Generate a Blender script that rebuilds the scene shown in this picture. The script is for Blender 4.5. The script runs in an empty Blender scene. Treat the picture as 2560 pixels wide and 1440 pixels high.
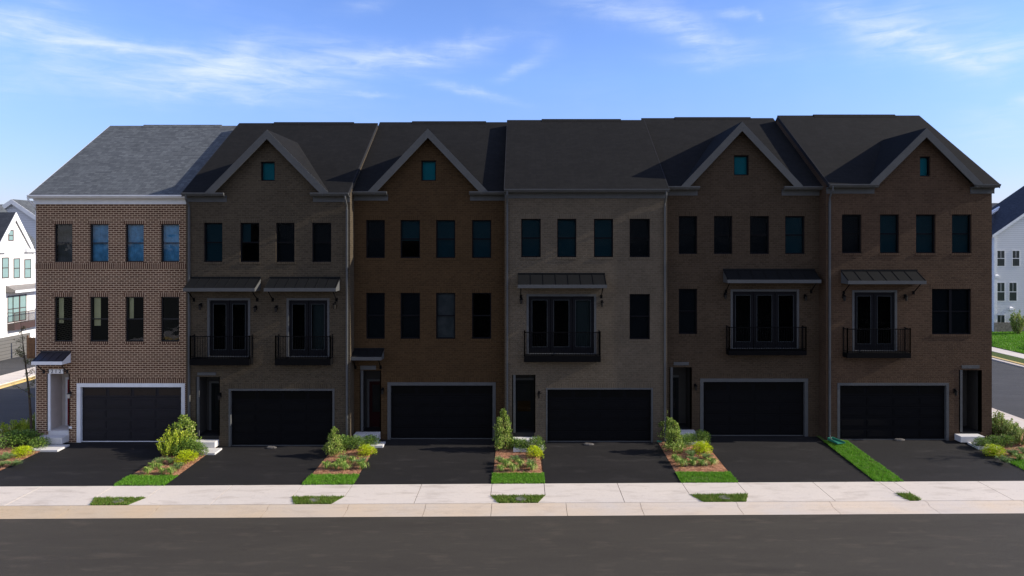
import bpy, math, random
from math import radians as R, sin, cos, pi, sqrt, atan2
from mathutils import Vector, Matrix
from mathutils import noise as mnoise
random.seed(11)
S = bpy.context.scene
COL = S.collection
CAMH, CAMY, F, VX, VY = 9.6, -32.4, 1707.0, 1305.0, 600.0

def gz(x, off=0.0):
    return 0.0055*max(-30.0, min(30.0, x)) + off

# ------------------------------------------------------------------ helpers
def tag(o, label=None, cat=None, group=None, kind=None):
    if label: o['label'] = label
    if cat: o['category'] = cat
    if group: o['group'] = group
    if kind: o['kind'] = kind
    return o

def empty(name, loc, label, cat, group=None, rz=0):
    o = bpy.data.objects.new(name, None); COL.objects.link(o)
    o.location = loc; o.rotation_euler = (0, 0, rz); o.empty_display_size = .3
    return tag(o, label, cat, group)

class MB:
    def __init__(s, off=(0, 0, 0), xf=None):
        s.v = []; s.f = []; s.off = Vector(off); s.xf = xf
    def add(s, vs, fs):
        n = len(s.v)
        for p in vs:
            p = Vector(p)
            if s.xf: p = s.xf(p)
            s.v.append(p - s.off)
        s.f += [[i+n for i in f] for f in fs]
    def quad(s, a, b, c, d): s.add([a, b, c, d], [[0, 1, 2, 3]])
    def box(s, x0, x1, y0, y1, z0, z1):
        if x0 > x1: x0, x1 = x1, x0
        if y0 > y1: y0, y1 = y1, y0
        if z0 > z1: z0, z1 = z1, z0
        s.add([(x0,y0,z0),(x1,y0,z0),(x1,y1,z0),(x0,y1,z0),(x0,y0,z1),(x1,y0,z1),(x1,y1,z1),(x0,y1,z1)],
              [[0,3,2,1],[4,5,6,7],[0,1,5,4],[1,2,6,5],[2,3,7,6],[3,0,4,7]])
    def prism(s, pts, d):            # polygon pts extruded by vector d
        d = Vector(d); n = len(pts); P = [Vector(p) for p in pts]
        a = Vector((0,0,0))
        for i in range(n): a += (P[i]-P[0]).cross(P[(i+1) % n]-P[0])
        if a.dot(d) > 0: P.reverse()
        s.add(P + [p+d for p in P],
              [list(range(n)), list(range(2*n-1, n-1, -1))] +
              [[i, i+n, (i+1) % n+n, (i+1) % n] for i in range(n)])
    def tube(s, pts, r, n=6, r1=None):
        pts = [Vector(p) for p in pts]; rings = []
        m = len(pts)
        for i, p in enumerate(pts):
            d = (pts[min(i+1, m-1)]-pts[max(i-1, 0)]).normalized()
            a = d.cross(Vector((0, 0, 1)))
            if a.length < .05: a = d.cross(Vector((1, 0, 0)))
            a.normalize(); b = d.cross(a)
            rr = r if r1 is None else r+(r1-r)*i/(m-1)
            rings.append([p+(a*cos(2*pi*k/n)+b*sin(2*pi*k/n))*rr for k in range(n)])
        vs = [q for rg in rings for q in rg]
        fs = [[i*n+k, i*n+(k+1) % n, (i+1)*n+(k+1) % n, (i+1)*n+k] for i in range(m-1) for k in range(n)]
        fs += [list(range(n))[::-1], [(m-1)*n+k for k in range(n)]]
        s.add(vs, fs)
    def lathe(s, c, prof, n=12):
        c = Vector(c); vs = []; fs = []
        for (r, z) in prof:
            for k in range(n): vs.append(c+Vector((r*cos(2*pi*k/n), r*sin(2*pi*k/n), z)))
        for i in range(len(prof)-1):
            for k in range(n): fs.append([i*n+k, i*n+(k+1) % n, (i+1)*n+(k+1) % n, (i+1)*n+k])
        s.add(vs, fs)
    def mesh(s, name, mat, smooth=False):
        me = bpy.data.meshes.new(name)
        me.from_pydata([tuple(p) for p in s.v], [], s.f)
        me.materials.append(mat)
        if smooth:
            for p in me.polygons: p.use_smooth = True
        me.update(); return me
    def build(s, name, mat, parent=None, smooth=False, bevel=0):
        o = bpy.data.objects.new(name, s.mesh(name, mat, smooth)); COL.objects.link(o)
        if parent: o.parent = parent
        if bevel:
            m = o.modifiers.new('bevel', 'BEVEL'); m.width = bevel; m.segments = 2; m.limit_method = 'ANGLE'
        return o

# ------------------------------------------------------------------ materials
MATS = {}
def newmat(name, rough=.8, spec=.3):
    m = bpy.data.materials.new(name); m.use_nodes = True
    nt = m.node_tree; b = nt.nodes['Principled BSDF']
    b.inputs['Roughness'].default_value = rough
    b.inputs['Specular IOR Level'].default_value = spec
    return m, nt, b
def N(nt, t, **kw):
    n = nt.nodes.new(t)
    for k, v in kw.items():
        if k in n.inputs.keys(): n.inputs[k].default_value = v
        else: setattr(n, k, v)
    return n
def c4(c): return (c[0], c[1], c[2], 1)
def mixc(nt, fac, a, b, bt='MIX'):
    m = nt.nodes.new('ShaderNodeMix'); m.data_type = 'RGBA'; m.blend_type = bt
    for sock, v in ((m.inputs[0], fac), (m.inputs[6], a), (m.inputs[7], b)):
        if isinstance(v, bpy.types.NodeSocket): nt.links.new(v, sock)
        elif isinstance(v, (tuple, list)): sock.default_value = c4(v)
        else: sock.default_value = v
    return m.outputs[2]
def mth(nt, op, a, b=None, c=None, clamp=False):
    m = nt.nodes.new('ShaderNodeMath'); m.operation = op; m.use_clamp = clamp
    for i, v in enumerate((a, b, c)):
        if v is None: continue
        if isinstance(v, bpy.types.NodeSocket): nt.links.new(v, m.inputs[i])
        else: m.inputs[i].default_value = v
    return m.outputs[0]
def noise_fac(nt, vec, scale, detail=4, lo=0.35, hi=0.65, rough=.6):
    n = N(nt, 'ShaderNodeTexNoise', Scale=scale, Detail=detail, Roughness=rough)
    nt.links.new(vec, n.inputs['Vector'])
    mr = N(nt, 'ShaderNodeMapRange'); mr.inputs[1].default_value = lo; mr.inputs[2].default_value = hi
    nt.links.new(n.outputs['Fac'], mr.inputs[0])
    return mr.outputs[0]
def wpos(nt): return nt.nodes.new('ShaderNodeNewGeometry').outputs['Position']
def scaled(nt, vec, sc):
    m = nt.nodes.new('ShaderNodeVectorMath'); m.operation = 'MULTIPLY'
    nt.links.new(vec, m.inputs[0]); m.inputs[1].default_value = sc
    return m.outputs[0]

def mottled(name, c1, c2, scale=2.0, rough=.8, spec=.3, bump=0.0, fine=60, finec=.15):
    if name in MATS: return MATS[name]
    m, nt, b = newmat(name, rough, spec)
    p = wpos(nt)
    f = noise_fac(nt, p, scale, 5)
    c = mixc(nt, f, c1, c2)
    f2 = noise_fac(nt, p, fine, 3, .3, .7)
    k = mth(nt, 'MULTIPLY_ADD', f2, 2*finec, 1-finec)
    cc = nt.nodes.new('ShaderNodeVectorMath'); cc.operation = 'SCALE'
    nt.links.new(c, cc.inputs[0]); nt.links.new(k, cc.inputs['Scale'])
    nt.links.new(cc.outputs[0], b.inputs['Base Color'])
    if bump:
        bp = N(nt, 'ShaderNodeBump', Strength=bump, Distance=.02)
        nt.links.new(f2, bp.inputs['Height']); nt.links.new(bp.outputs[0], b.inputs['Normal'])
    MATS[name] = m; return m

def wallvec(nt, soldier=False):
    g = nt.nodes.new('ShaderNodeNewGeometry')
    sp = nt.nodes.new('ShaderNodeSeparateXYZ'); nt.links.new(g.outputs['Position'], sp.inputs[0])
    sn = nt.nodes.new('ShaderNodeSeparateXYZ'); nt.links.new(g.outputs['Normal'], sn.inputs[0])
    side = mth(nt, 'GREATER_THAN', mth(nt, 'ABSOLUTE', sn.outputs[0]), .7)
    u = mth(nt, 'ADD', mth(nt, 'MULTIPLY', sp.outputs[0], mth(nt, 'SUBTRACT', 1.0, side)), mth(nt, 'MULTIPLY', sp.outputs[1], side))
    cb = nt.nodes.new('ShaderNodeCombineXYZ')
    a, z = (u, sp.outputs[2])
    if soldier: a, z = z, u
    nt.links.new(a, cb.inputs[0]); nt.links.new(z, cb.inputs[1])
    return cb.outputs[0], g.outputs['Position']

def brick(name, c1, c2, mortar, bw=.25, bh=.1, ms=.017, soldier=False, var=.3):
    if name in MATS: return MATS[name]
    m, nt, b = newmat(name, .9, .15)
    vec, pos = wallvec(nt, soldier)
    t = N(nt, 'ShaderNodeTexBrick', Scale=1.0); t.offset = 0.0 if soldier else .5
    for k, v in (('Color1', c4(c1)), ('Color2', c4(c2)), ('Mortar', c4(mortar)), ('Mortar Size', ms), ('Mortar Smooth', .3),
                 ('Bias', 0.0), ('Brick Width', .62 if soldier else bw), ('Row Height', bh)): t.inputs[k].default_value = v
    nt.links.new(vec, t.inputs['Vector'])
    f = noise_fac(nt, pos, .9, 5, .3, .7); f2 = noise_fac(nt, pos, 7, 3, .3, .7)
    k = mth(nt, 'ADD', mth(nt, 'MULTIPLY_ADD', f, var*.6, 1-var*.5), mth(nt, 'MULTIPLY_ADD', f2, var*.5, -var*.2))
    cc = nt.nodes.new('ShaderNodeVectorMath'); cc.operation = 'SCALE'
    nt.links.new(t.outputs['Color'], cc.inputs[0]); nt.links.new(k, cc.inputs['Scale'])
    nt.links.new(cc.outputs[0], b.inputs['Base Color'])
    bp = N(nt, 'ShaderNodeBump', Strength=.5, Distance=.01); bp.invert = True
    nt.links.new(t.outputs['Fac'], bp.inputs['Height']); nt.links.new(bp.outputs[0], b.inputs['Normal'])
    MATS[name] = m; return m

def shingle(name, c1, c2, gap):
    if name in MATS: return MATS[name]
    m, nt, b = newmat(name, .95, .1)
    g = nt.nodes.new('ShaderNodeNewGeometry')
    sp = nt.nodes.new('ShaderNodeSeparateXYZ'); nt.links.new(g.outputs['Position'], sp.inputs[0])
    sn = nt.nodes.new('ShaderNodeSeparateXYZ'); nt.links.new(g.outputs['Normal'], sn.inputs[0])
    side = mth(nt, 'GREATER_THAN', mth(nt, 'ABSOLUTE', sn.outputs[0]), .3)
    u = mth(nt, 'ADD', mth(nt, 'MULTIPLY', sp.outputs[0], mth(nt, 'SUBTRACT', 1.0, side)), mth(nt, 'MULTIPLY', sp.outputs[1], side))
    cb = nt.nodes.new('ShaderNodeCombineXYZ'); nt.links.new(u, cb.inputs[0]); nt.links.new(sp.outputs[2], cb.inputs[1])
    t = N(nt, 'ShaderNodeTexBrick', Scale=1.0); t.offset = .37; t.offset_frequency = 1; t.squash = .7; t.squash_frequency = 3
    for k, v in (('Color1', c4(c1)), ('Color2', c4(c2)), ('Mortar', c4(gap)), ('Mortar Size', .008), ('Mortar Smooth', .6),
                 ('Bias', 0.0), ('Brick Width', .26), ('Row Height', .085)): t.inputs[k].default_value = v
    nt.links.new(cb.outputs[0], t.inputs['Vector'])
    f = noise_fac(nt, g.outputs['Position'], 1.1, 4, .3, .7); f2 = noise_fac(nt, g.outputs['Position'], 30, 3, .3, .7)
    k = mth(nt, 'ADD', mth(nt, 'MULTIPLY_ADD', f, .2, .8), mth(nt, 'MULTIPLY', f2, .25))
    cc = nt.nodes.new('ShaderNodeVectorMath'); cc.operation = 'SCALE'
    nt.links.new(t.outputs['Color'], cc.inputs[0]); nt.links.new(k, cc.inputs['Scale'])
    nt.links.new(cc.outputs[0], b.inputs['Base Color'])
    MATS[name] = m; return m

def paint(name, c, rough=.5, spec=.4):
    if name in MATS: return MATS[name]
    return mottled(name, c, [v*.9 for v in c], 3, rough, spec, 0, 40, .04)

def siding(name, c, row=.12):
    if name in MATS: return MATS[name]
    m, nt, b = newmat(name, .6, .3)
    sp = nt.nodes.new('ShaderNodeSeparateXYZ'); nt.links.new(wpos(nt), sp.inputs[0])
    fr = mth(nt, 'FRACT', mth(nt, 'DIVIDE', sp.outputs[2], row))
    dk = mth(nt, 'LESS_THAN', fr, .16)
    nt.links.new(mixc(nt, dk, c, [v*.55 for v in c]), b.inputs['Base Color'])
    bp = N(nt, 'ShaderNodeBump', Strength=.6, Distance=.02); nt.links.new(fr, bp.inputs['Height']); nt.links.new(bp.outputs[0], b.inputs['Normal'])
    MATS[name] = m; return m

def glass(name, tint, gl):
    if name in MATS: return MATS[name]
    m = bpy.data.materials.new(name); m.use_nodes = True; nt = m.node_tree
    nt.nodes.remove(nt.nodes['Principled BSDF']); out = nt.nodes['Material Output']
    tr = N(nt, 'ShaderNodeBsdfTransparent', Color=c4(tint)); g = N(nt, 'ShaderNodeBsdfGlossy', Color=c4(gl), Roughness=.02)
    n = N(nt, 'ShaderNodeTexNoise', Scale=1.3, Detail=2); nt.links.new(wpos(nt), n.inputs['Vector'])
    bp = N(nt, 'ShaderNodeBump', Strength=.15, Distance=.05); nt.links.new(n.outputs['Fac'], bp.inputs['Height']); nt.links.new(bp.outputs[0], g.inputs['Normal'])
    fr = N(nt, 'ShaderNodeFresnel', IOR=1.45)
    mx = nt.nodes.new('ShaderNodeMixShader'); nt.links.new(fr.outputs[0], mx.inputs[0]); nt.links.new(tr.outputs[0], mx.inputs[1]); nt.links.new(g.outputs[0], mx.inputs[2])
    nt.links.new(mx.outputs[0], out.inputs['Surface']); MATS[name] = m; return m

def foliage(name, cols, trans=.25, rough=.55):
    """leaf colour differs leaf by leaf (random per island)"""
    if name in MATS: return MATS[name]
    m, nt, b = newmat(name, rough, .35)
    g = nt.nodes.new('ShaderNodeNewGeometry')
    cr = nt.nodes.new('ShaderNodeValToRGB'); nt.links.new(g.outputs['Random Per Island'], cr.inputs[0])
    el = cr.color_ramp.elements
    while len(el) < len(cols): el.new(.5)
    for i, c in enumerate(cols): el[i].position = i/(len(cols)-1); el[i].color = c4(c)
    nt.links.new(cr.outputs[0], b.inputs['Base Color'])
    tl = nt.nodes.new('ShaderNodeBsdfTranslucent'); nt.links.new(cr.outputs[0], tl.inputs[0])
    mx = N(nt, 'ShaderNodeMixShader'); mx.inputs[0].default_value = trans
    nt.links.new(b.outputs[0], mx.inputs[1]); nt.links.new(tl.outputs[0], mx.inputs[2])
    nt.links.new(mx.outputs[0], nt.nodes['Material Output'].inputs['Surface'])
    MATS[name] = m; return m

# asphalt
def asphalt(name, c1, c2, stain):
    m, nt, b = newmat(name, .85, .25)
    p = wpos(nt)
    f = noise_fac(nt, scaled(nt, p, (.14, .9, 1)), 1.0, 6, .3, .7, .6)
    c = mixc(nt, f, c1, c2)
    f3 = noise_fac(nt, scaled(nt, p, (.5, 1.6, 1)), 1.3, 5, .56, .72)
    c = mixc(nt, mth(nt, 'MULTIPLY', f3, .8), c, stain); c = mixc(nt, mth(nt, 'MULTIPLY', noise_fac(nt, scaled(nt, p, (.35, 2.5, 1)), 3.0, 6, .6, .78), .6), c, [v*1.25 for v in stain]); c = mixc(nt, noise_fac(nt, scaled(nt, p, (.3, 1.4, 1)), .7, 4, .62, .8), c, [v*.7 for v in c2])
    f2 = noise_fac(nt, p, 45, 3, .25, .75)
    f4 = noise_fac(nt, p, 220, 2, .3, .7)
    k = mth(nt, 'ADD', mth(nt, 'MULTIPLY_ADD', f2, .3, .7), mth(nt, 'MULTIPLY', f4, .3))
    cc = nt.nodes.new('ShaderNodeVectorMath'); cc.operation = 'SCALE'
    nt.links.new(c, cc.inputs[0]); nt.links.new(k, cc.inputs['Scale'])
    nt.links.new(cc.outputs[0], b.inputs['Base Color'])
    bp = N(nt, 'ShaderNodeBump', Strength=.35, Distance=.01); nt.links.new(f4, bp.inputs['Height']); nt.links.new(bp.outputs[0], b.inputs['Normal'])
    return m
def concrete(name, c1, c2, stain, samt=.5):
    m, nt, b = newmat(name, .9, .2)
    p = wpos(nt)
    f = noise_fac(nt, p, .35, 5, .3, .7)
    c = mixc(nt, f, c1, c2)
    f3 = noise_fac(nt, scaled(nt, p, (.45, 1.5, 1)), 1.7, 6, .52, .75)
    f4 = noise_fac(nt, scaled(nt, p, (.8, 2.2, 1)), 4.0, 5, .6, .75)
    c = mixc(nt, mth(nt, 'MULTIPLY', f3, samt), c, stain); c = mixc(nt, mth(nt, 'MULTIPLY', f4, samt*.6), c, [v*.8 for v in stain])
    f2 = noise_fac(nt, p, 25, 4, .25, .75)
    k = mth(nt, 'MULTIPLY_ADD', f2, .14, .93)
    cc = nt.nodes.new('ShaderNodeVectorMath'); cc.operation = 'SCALE'
    nt.links.new(c, cc.inputs[0]); nt.links.new(k, cc.inputs['Scale'])
    nt.links.new(cc.outputs[0], b.inputs['Base Color'])
    return m

M_ROAD = asphalt('road_asphalt', (.056,.049,.038), (.044,.038,.030), (.080,.066,.050))
M_DRIVE = asphalt('driveway_asphalt', (.0155,.0140,.0140), (.0100,.0092,.0092), (.030,.027,.026))
M_SIDE = asphalt('side_asphalt', (.065,.064,.064), (.05,.05,.05), (.08,.078,.075))
M_CONC = concrete('sidewalk_concrete', (.66,.585,.50), (.60,.54,.475), (.43,.37,.31), .85)
M_KERB = concrete('kerb_concrete', (.62,.49,.33), (.56,.49,.39), (.42,.34,.25), .6)
def kerb_batches():
    # the older, tanner concrete was poured at the left end of the street
    nt = M_KERB.node_tree; b = nt.nodes['Principled BSDF']; src = b.inputs['Base Color'].links[0].from_socket
    sp = nt.nodes.new('ShaderNodeSeparateXYZ'); nt.links.new(wpos(nt), sp.inputs[0])
    mr = N(nt, 'ShaderNodeMapRange'); mr.inputs[1].default_value = -22; mr.inputs[2].default_value = 12; nt.links.new(sp.outputs[0], mr.inputs[0])
    nt.links.new(mixc(nt, 1.0, src, mixc(nt, mr.outputs[0], (.86, .80, .72), (1.02, 1.06, 1.20)), 'MULTIPLY'), b.inputs['Base Color'])
kerb_batches()
M_STEP = concrete('step_concrete', (.62,.60,.58), (.56,.55,.54), (.45,.43,.42))
M_YEL = concrete('yellow_kerb', (.60,.42,.14), (.55,.42,.2), (.4,.3,.15), .5)
M_BED = paint('joint_filler', (.10,.075,.055), .9, .1)
M_MULCH = mottled('mulch', (.17,.075,.040), (.42,.22,.13), 6, .95, .1, .8, 24, .6)
M_SOIL = mottled('lawn_soil', (.05,.085,.02), (.09,.11,.035), 6, .95, .1, .3, 50, .3)
M_FAR = mottled('distant_ground', (.07,.075,.05), (.09,.085,.07), .3, .95, .1)
M_GRASS = foliage('grass_blades', [(.07,.22,.010), (.11,.31,.015), (.16,.38,.025), (.22,.36,.05)], .3)
M_GRASS2 = foliage('grass_blades_dry', [(.07,.16,.015), (.12,.24,.02), (.17,.27,.04), (.30,.25,.09)], .3)

# dark houses: an overlay's darkening is put into brick, trim, roof and glass colours
GL_L = glass('clear_window_glass', (.80,.84,.86), (.9,.95,1)); GL_D = glass('darkened_glass', (.62,.66,.68), (.05,.055,.06))
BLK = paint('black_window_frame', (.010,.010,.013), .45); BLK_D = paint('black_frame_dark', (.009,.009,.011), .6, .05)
WHT = paint('white_trim_paint', (.80,.81,.82), .5); WHT_D = paint('darkened_trim_paint', (.088,.090,.090), .7, .08)
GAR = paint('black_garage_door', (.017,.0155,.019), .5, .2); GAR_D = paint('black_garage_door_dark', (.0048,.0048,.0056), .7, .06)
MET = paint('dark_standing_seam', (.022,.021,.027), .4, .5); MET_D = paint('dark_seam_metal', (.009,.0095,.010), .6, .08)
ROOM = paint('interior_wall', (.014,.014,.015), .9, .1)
BL_SKY = mottled('sky_tinted_blind', (.06,.27,.46), (.15,.46,.72), 1.8, .8, .2, 0, 6, .2)  # blue of the reflected sky put into the blind colour
LIT_WALL = paint('lit_wall_strip', (.85,.78,.42), .8); BL_GREY = mottled('grey_blind', (.045,.05,.045), (.10,.11,.12), 1.5)  # pale yellow strip: brightness of a lit inner wall put into its colour
BLD_TEAL = paint('teal_blind', (.01,.30,.36), .8, .1); BLD_NAVY = paint('navy_blind', (.016,.066,.088), .8, .1)
BLD_GREY = mottled('smoke_blind', (.14,.15,.15), (.07,.08,.085), 1.8, .8, .1); BLD_DARK = paint('black_blind', (.016,.021,.026), .8, .05)
RED = paint('red_door_paint', (.24,.010,.014), .4); RED_D = paint('darkened_red_door_paint', (.022,.003,.004), .6, .1)
DDOOR = paint('near_black_door', (.006,.008,.009), .6, .1)
LAMPG = paint('frosted_lamp_glass', (.55,.50,.42), .3)

# ------------------------------------------------------------------ ground, roads, pavement
def sheet(mb, x0, x1, y0, y1, off):
    xs = sorted({x0, x1, *[b for b in (-30., 30.) if x0 < b < x1]})
    for a, b in zip(xs[:-1], xs[1:]):
        mb.quad((a, y0, gz(a, off)), (b, y0, gz(b, off)), (b, y1, gz(b, off)), (a, y1, gz(a, off)))
def slab(mb, x0, x1, y0, y1, top, bot=-.2):
    xs = sorted({x0, x1, *[b for b in (-30., 30.) if x0 < b < x1]})
    for a, b in zip(xs[:-1], xs[1:]):
        mb.add([(a,y0,gz(a,bot)),(b,y0,gz(b,bot)),(b,y1,gz(b,bot)),(a,y1,gz(a,bot)),(a,y0,gz(a,top)),(b,y0,gz(b,top)),(b,y1,gz(b,top)),(a,y1,gz(a,top))],
               [[0,3,2,1],[4,5,6,7],[0,1,5,4],[1,2,6,5],[2,3,7,6],[3,0,4,7]])

m = MB(); sheet(m, -1500, 1500, -1500, 1500, -.16); tag(m.build('ground', M_FAR), kind='structure')
m = MB(); sheet(m, -300, 300, -19.6, -8.40, -.10); tag(m.build('road', M_ROAD), kind='structure')
m = MB(); sheet(m, 26.55, 37.4, -8.39, 260, -.105); tag(m.build('side_road', M_SIDE), kind='structure')
m = MB(); sheet(m, -34.6, -26.95, -8.39, 260, -.105); tag(m.build('side_road', M_SIDE), kind='structure')

DR = [(-21.9,-16.07),(-14.1,-8.64),(-6.67,-1.18),(.87,6.3),(8.48,13.95),(15.0,20.6)]     # driveways
ST = [(-16.07,-14.1),(-8.64,-6.67),(-1.18,.87),(6.3,8.48)]                               # planted strips
YK, YS, YP = -7.46, -5.5, -6.74
# kerb: rolled profile in segments with real gaps
JX = [-26.6,-23.2,-19.9,-16.4,-13.2,-9.2,-6.3,-3.5,-1.1,1.6,4.3,7.8,11.2,14.7,18.2,21.8,26.3]
prof = [(-7.485,0,0),(-7.60,-.004,0),(-7.70,-.02,0),(-7.76,-.078,0),(-8.36,-.088,0),(-8.41,-.097,0),(-8.41,-.3,0),(-7.485,-.3,0)]
kb = MB()
for a, b in zip(JX[:-1], JX[1:]):
    a += .008; b -= .008
    n = len(prof)
    vs = [(a, p[0], gz(a, p[1])) for p in prof] + [(b, p[0], gz(b, p[1])) for p in prof]
    kb.add(vs, [[i, i+n, (i+1) % n+n, (i+1) % n] for i in range(n)] + [list(range(n))[::-1], list(range(n, 2*n))])
tag(kb.build('kerb', M_KERB), kind='structure')
kb = MB(); slab(kb, -26.6, 26.3, -8.38, -5.52, -.12, -.25); tag(kb.build('pavement_base', M_BED), kind='structure')
# sidewalk slabs
sw = MB(); G_ = .011
def poly_slab(pts, top=0.0, bot=-.115):
    n = len(pts)
    sw.add([(x, y, gz(x, bot)) for x, y in pts]+[(x, y, gz(x, top)) for x, y in pts],
           [list(range(n))[::-1], list(range(n, 2*n))]+[[i, (i+1) % n, (i+1) % n+n, i+n] for i in range(n)])
mids = [-18.9, -11.4, -3.95, 3.75, 11.45, 17.95]
gaps = ST+[(14.05, 14.62)]
for i, (a, b) in enumerate(DR):
    if i == 4: b = 14.05
    if i == 5: a = 14.62
    mid = mids[i]; lf = .3 if i else 0; rf = .35 if i < 4 else .12
    lf = .12 if i == 5 else lf
    poly_slab([(a+G_-lf, YK), (mid-G_, YK), (mid-G_, YS), (a+G_, YS), (a+G_, YP), (a+G_-lf*.2, YP-.1)])
    poly_slab([(mid+G_, YK), (b-G_+(rf if i < 5 else 0), YK), (b-G_, YP), (b-G_, YS), (mid+G_, YS)])
for a, b in gaps: poly_slab([(a+G_, YP), (b-G_, YP), (b-G_, YS), (a+G_, YS)])
for a, b in ((-26.5, -24.2), (-24.2, -21.9), (20.6, 23.2), (23.2, 26.2)):
    poly_slab([(a+G_, YK), (b-G_, YK), (b-G_, YS), (a+G_, YS)])
tag(sw.build('sidewalk', M_CONC), kind='structure')

HB = [.015, .05, .15, .24, .30, .33]                 # garage floor heights
PY = [0, -.75, 0, -.75, 0, -.75]                     # facade planes
for i, (a, b) in enumerate(DR):
    m = MB(); ny, nx = 12, 6; yf = PY[i]+.12
    for j in range(ny):
        for k in range(nx):
            def P(u, v):
                x = a+(b-a)*u; y = YS+(yf-YS)*v
                return (x, y, (1-v)*gz(x, -.006)+v*(HB[i]-.02))
            m.quad(P(k/nx, j/ny), P((k+1)/nx, j/ny), P((k+1)/nx, (j+1)/ny), P(k/nx, (j+1)/ny))
    tag(m.build('driveway', M_DRIVE), kind='structure')
def bedz(x, y, i):   # ground height of the beds
    v = max(0, min(1, (y-YS)/5.0)); h = HB[min(5, max(0, i))]
    return (1-v)*gz(x, -.01)+v*(h+.0)
def bed_sheet(name, mat, a, b, y0, y1, i, off, kind='structure', rough=.02, nx=8, ny=16, mb=None):
    m = mb or MB()
    def P(u, v):
        x = a+(b-a)*u; y = y0+(y1-y0)*v
        e = 1 if 0 < u < 1 else 0
        return (x, y, bedz(x, y, i)+off+e*(.03+rough*mnoise.noise(Vector((x*3, y*3, 0)))*1.5))
    for j in range(ny):
        for k in range(nx):
            m.quad(P(k/nx, j/ny), P((k+1)/nx, j/ny), P((k+1)/nx, (j+1)/ny), P(k/nx, (j+1)/ny))
    if mb is None: return tag(m.build(name, mat, smooth=True), kind=kind)
YG = -4.45
for i, (a, b) in enumerate(ST):
    bed_sheet('mulch_bed', M_MULCH, a, b, YG, .1, i+.0 if i else 0, .0) if False else bed_sheet('mulch_bed', M_MULCH, a, b, YG, .1, i, .0)
    bed_sheet('lawn', M_SOIL, a, b, YS, YG, i, .0)
bed_sheet('mulch_bed', M_MULCH, -26.0, -21.9, -4.0, 3.0, 0, .0, nx=16)
bed_sheet('lawn', M_SOIL, -26.0, -21.9, YS, -4.0, 0, .0, nx=16)
bed_sheet('mulch_bed', M_MULCH, 20.6, 24.6, -3.2, 1.0, 5, .0, nx=16)
bed_sheet('lawn', M_SOIL, 20.6, 24.6, YS, -3.2, 5, .0, nx=16)
bed_sheet('lawn', M_SOIL, 21.78, 24.6, 1.0, 60, 5, -.02, nx=10)
bed_sheet('lawn', M_SOIL, 13.95, 15.0, YS, .1, 4, .0)
# side pavements
def side_strip(name, mat, x0, x1, y0, y1, top):
    m = MB(); slab(m, x0, x1, y0, y1, top, -.25); return tag(m.build(name, mat), kind='structure')
side_strip('sidewalk', M_CONC, 24.62, 26.1, -5.45, 120, .01)
side_strip('kerb', M_KERB, 26.12, 26.5, -5.45, 120, -.01)
side_strip('kerb', M_KERB, 37.42, 37.85, -60, 120, -.03)
side_strip('gutter_line', M_YEL, 37.87, 38.25, -60, 120, .02)
side_strip('verge', M_SOIL, 38.27, 39.7, -60, 120, .03)
side_strip('sidewalk', M_CONC, 39.72, 41.3, -60, 120, .05)
side_strip('kerb', M_KERB, -26.9, -26.5, -5.45, 120, -.01)
side_strip('sidewalk', M_CONC, -26.48, -25.0, -5.45, 120, .01)
side_strip('gutter_line', M_YEL, -35.1, -34.65, -60, 120, -.02)
side_strip('sidewalk', M_CONC, -37.4, -35.12, -60, 120, .04)
m = MB()
for k in range(20):
    x0, x1 = 41.32+k*4, 41.32+(k+1)*4
    for j in range(20):
        y0, y1 = -40+j*7, -40+(j+1)*7
        h = lambda x: .07+.028*min(22, x-41.32)
        m.quad((x0,y0,gz(x0,h(x0))),(x1,y0,gz(x1,h(x1))),(x1,y1,gz(x1,h(x1))),(x0,y1,gz(x0,h(x0))))
tag(m.build('far_lawn', M_SOIL), kind='structure')

# grass blades ("stuff")
def blades(name, regions, dens, h, mat, label, zfun, seed=1, w=.012):
    rnd = random.Random(seed); vs = []; fs = []
    for (x0, x1, y0, y1, ins) in regions:
        n = int(dens*(x1-x0)*(y1-y0))
        for _ in range(n):
            y = rnd.uniform(y0, y1); t = (y-y0)/(y1-y0); q = ins*(1-t)
            e = .03
            x = rnd.uniform(x0+q-e, x1-q+e); y += rnd.uniform(-e, e)
            pn = mnoise.noise(Vector((x*1.3, y*1.3, 7)))
            if pn < -.42 and rnd.random() < .6: continue
            hh = h*rnd.uniform(.5, 1.25)*(1+.5*mnoise.noise(Vector((x*5, y*5, 3)))); a = rnd.uniform(0, 2*pi)
            lean = rnd.uniform(0, .7)*hh; z = zfun(x, y)
            dx, dy = cos(a), sin(a); k = len(vs); b2 = rnd.uniform(0, 2*pi)
            vs += [(x-dy*w, y+dx*w, z), (x+dy*w, y-dx*w, z), (x+cos(b2)*lean, y+sin(b2)*lean, z+hh)]
            fs.append((k, k+1, k+2))
    me = bpy.data.meshes.new(name); me.from_pydata(vs, [], fs); me.materials.append(mat)
    o = bpy.data.objects.new(name, me); COL.objects.link(o)
    return tag(o, label, 'grass', kind='stuff')
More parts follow.
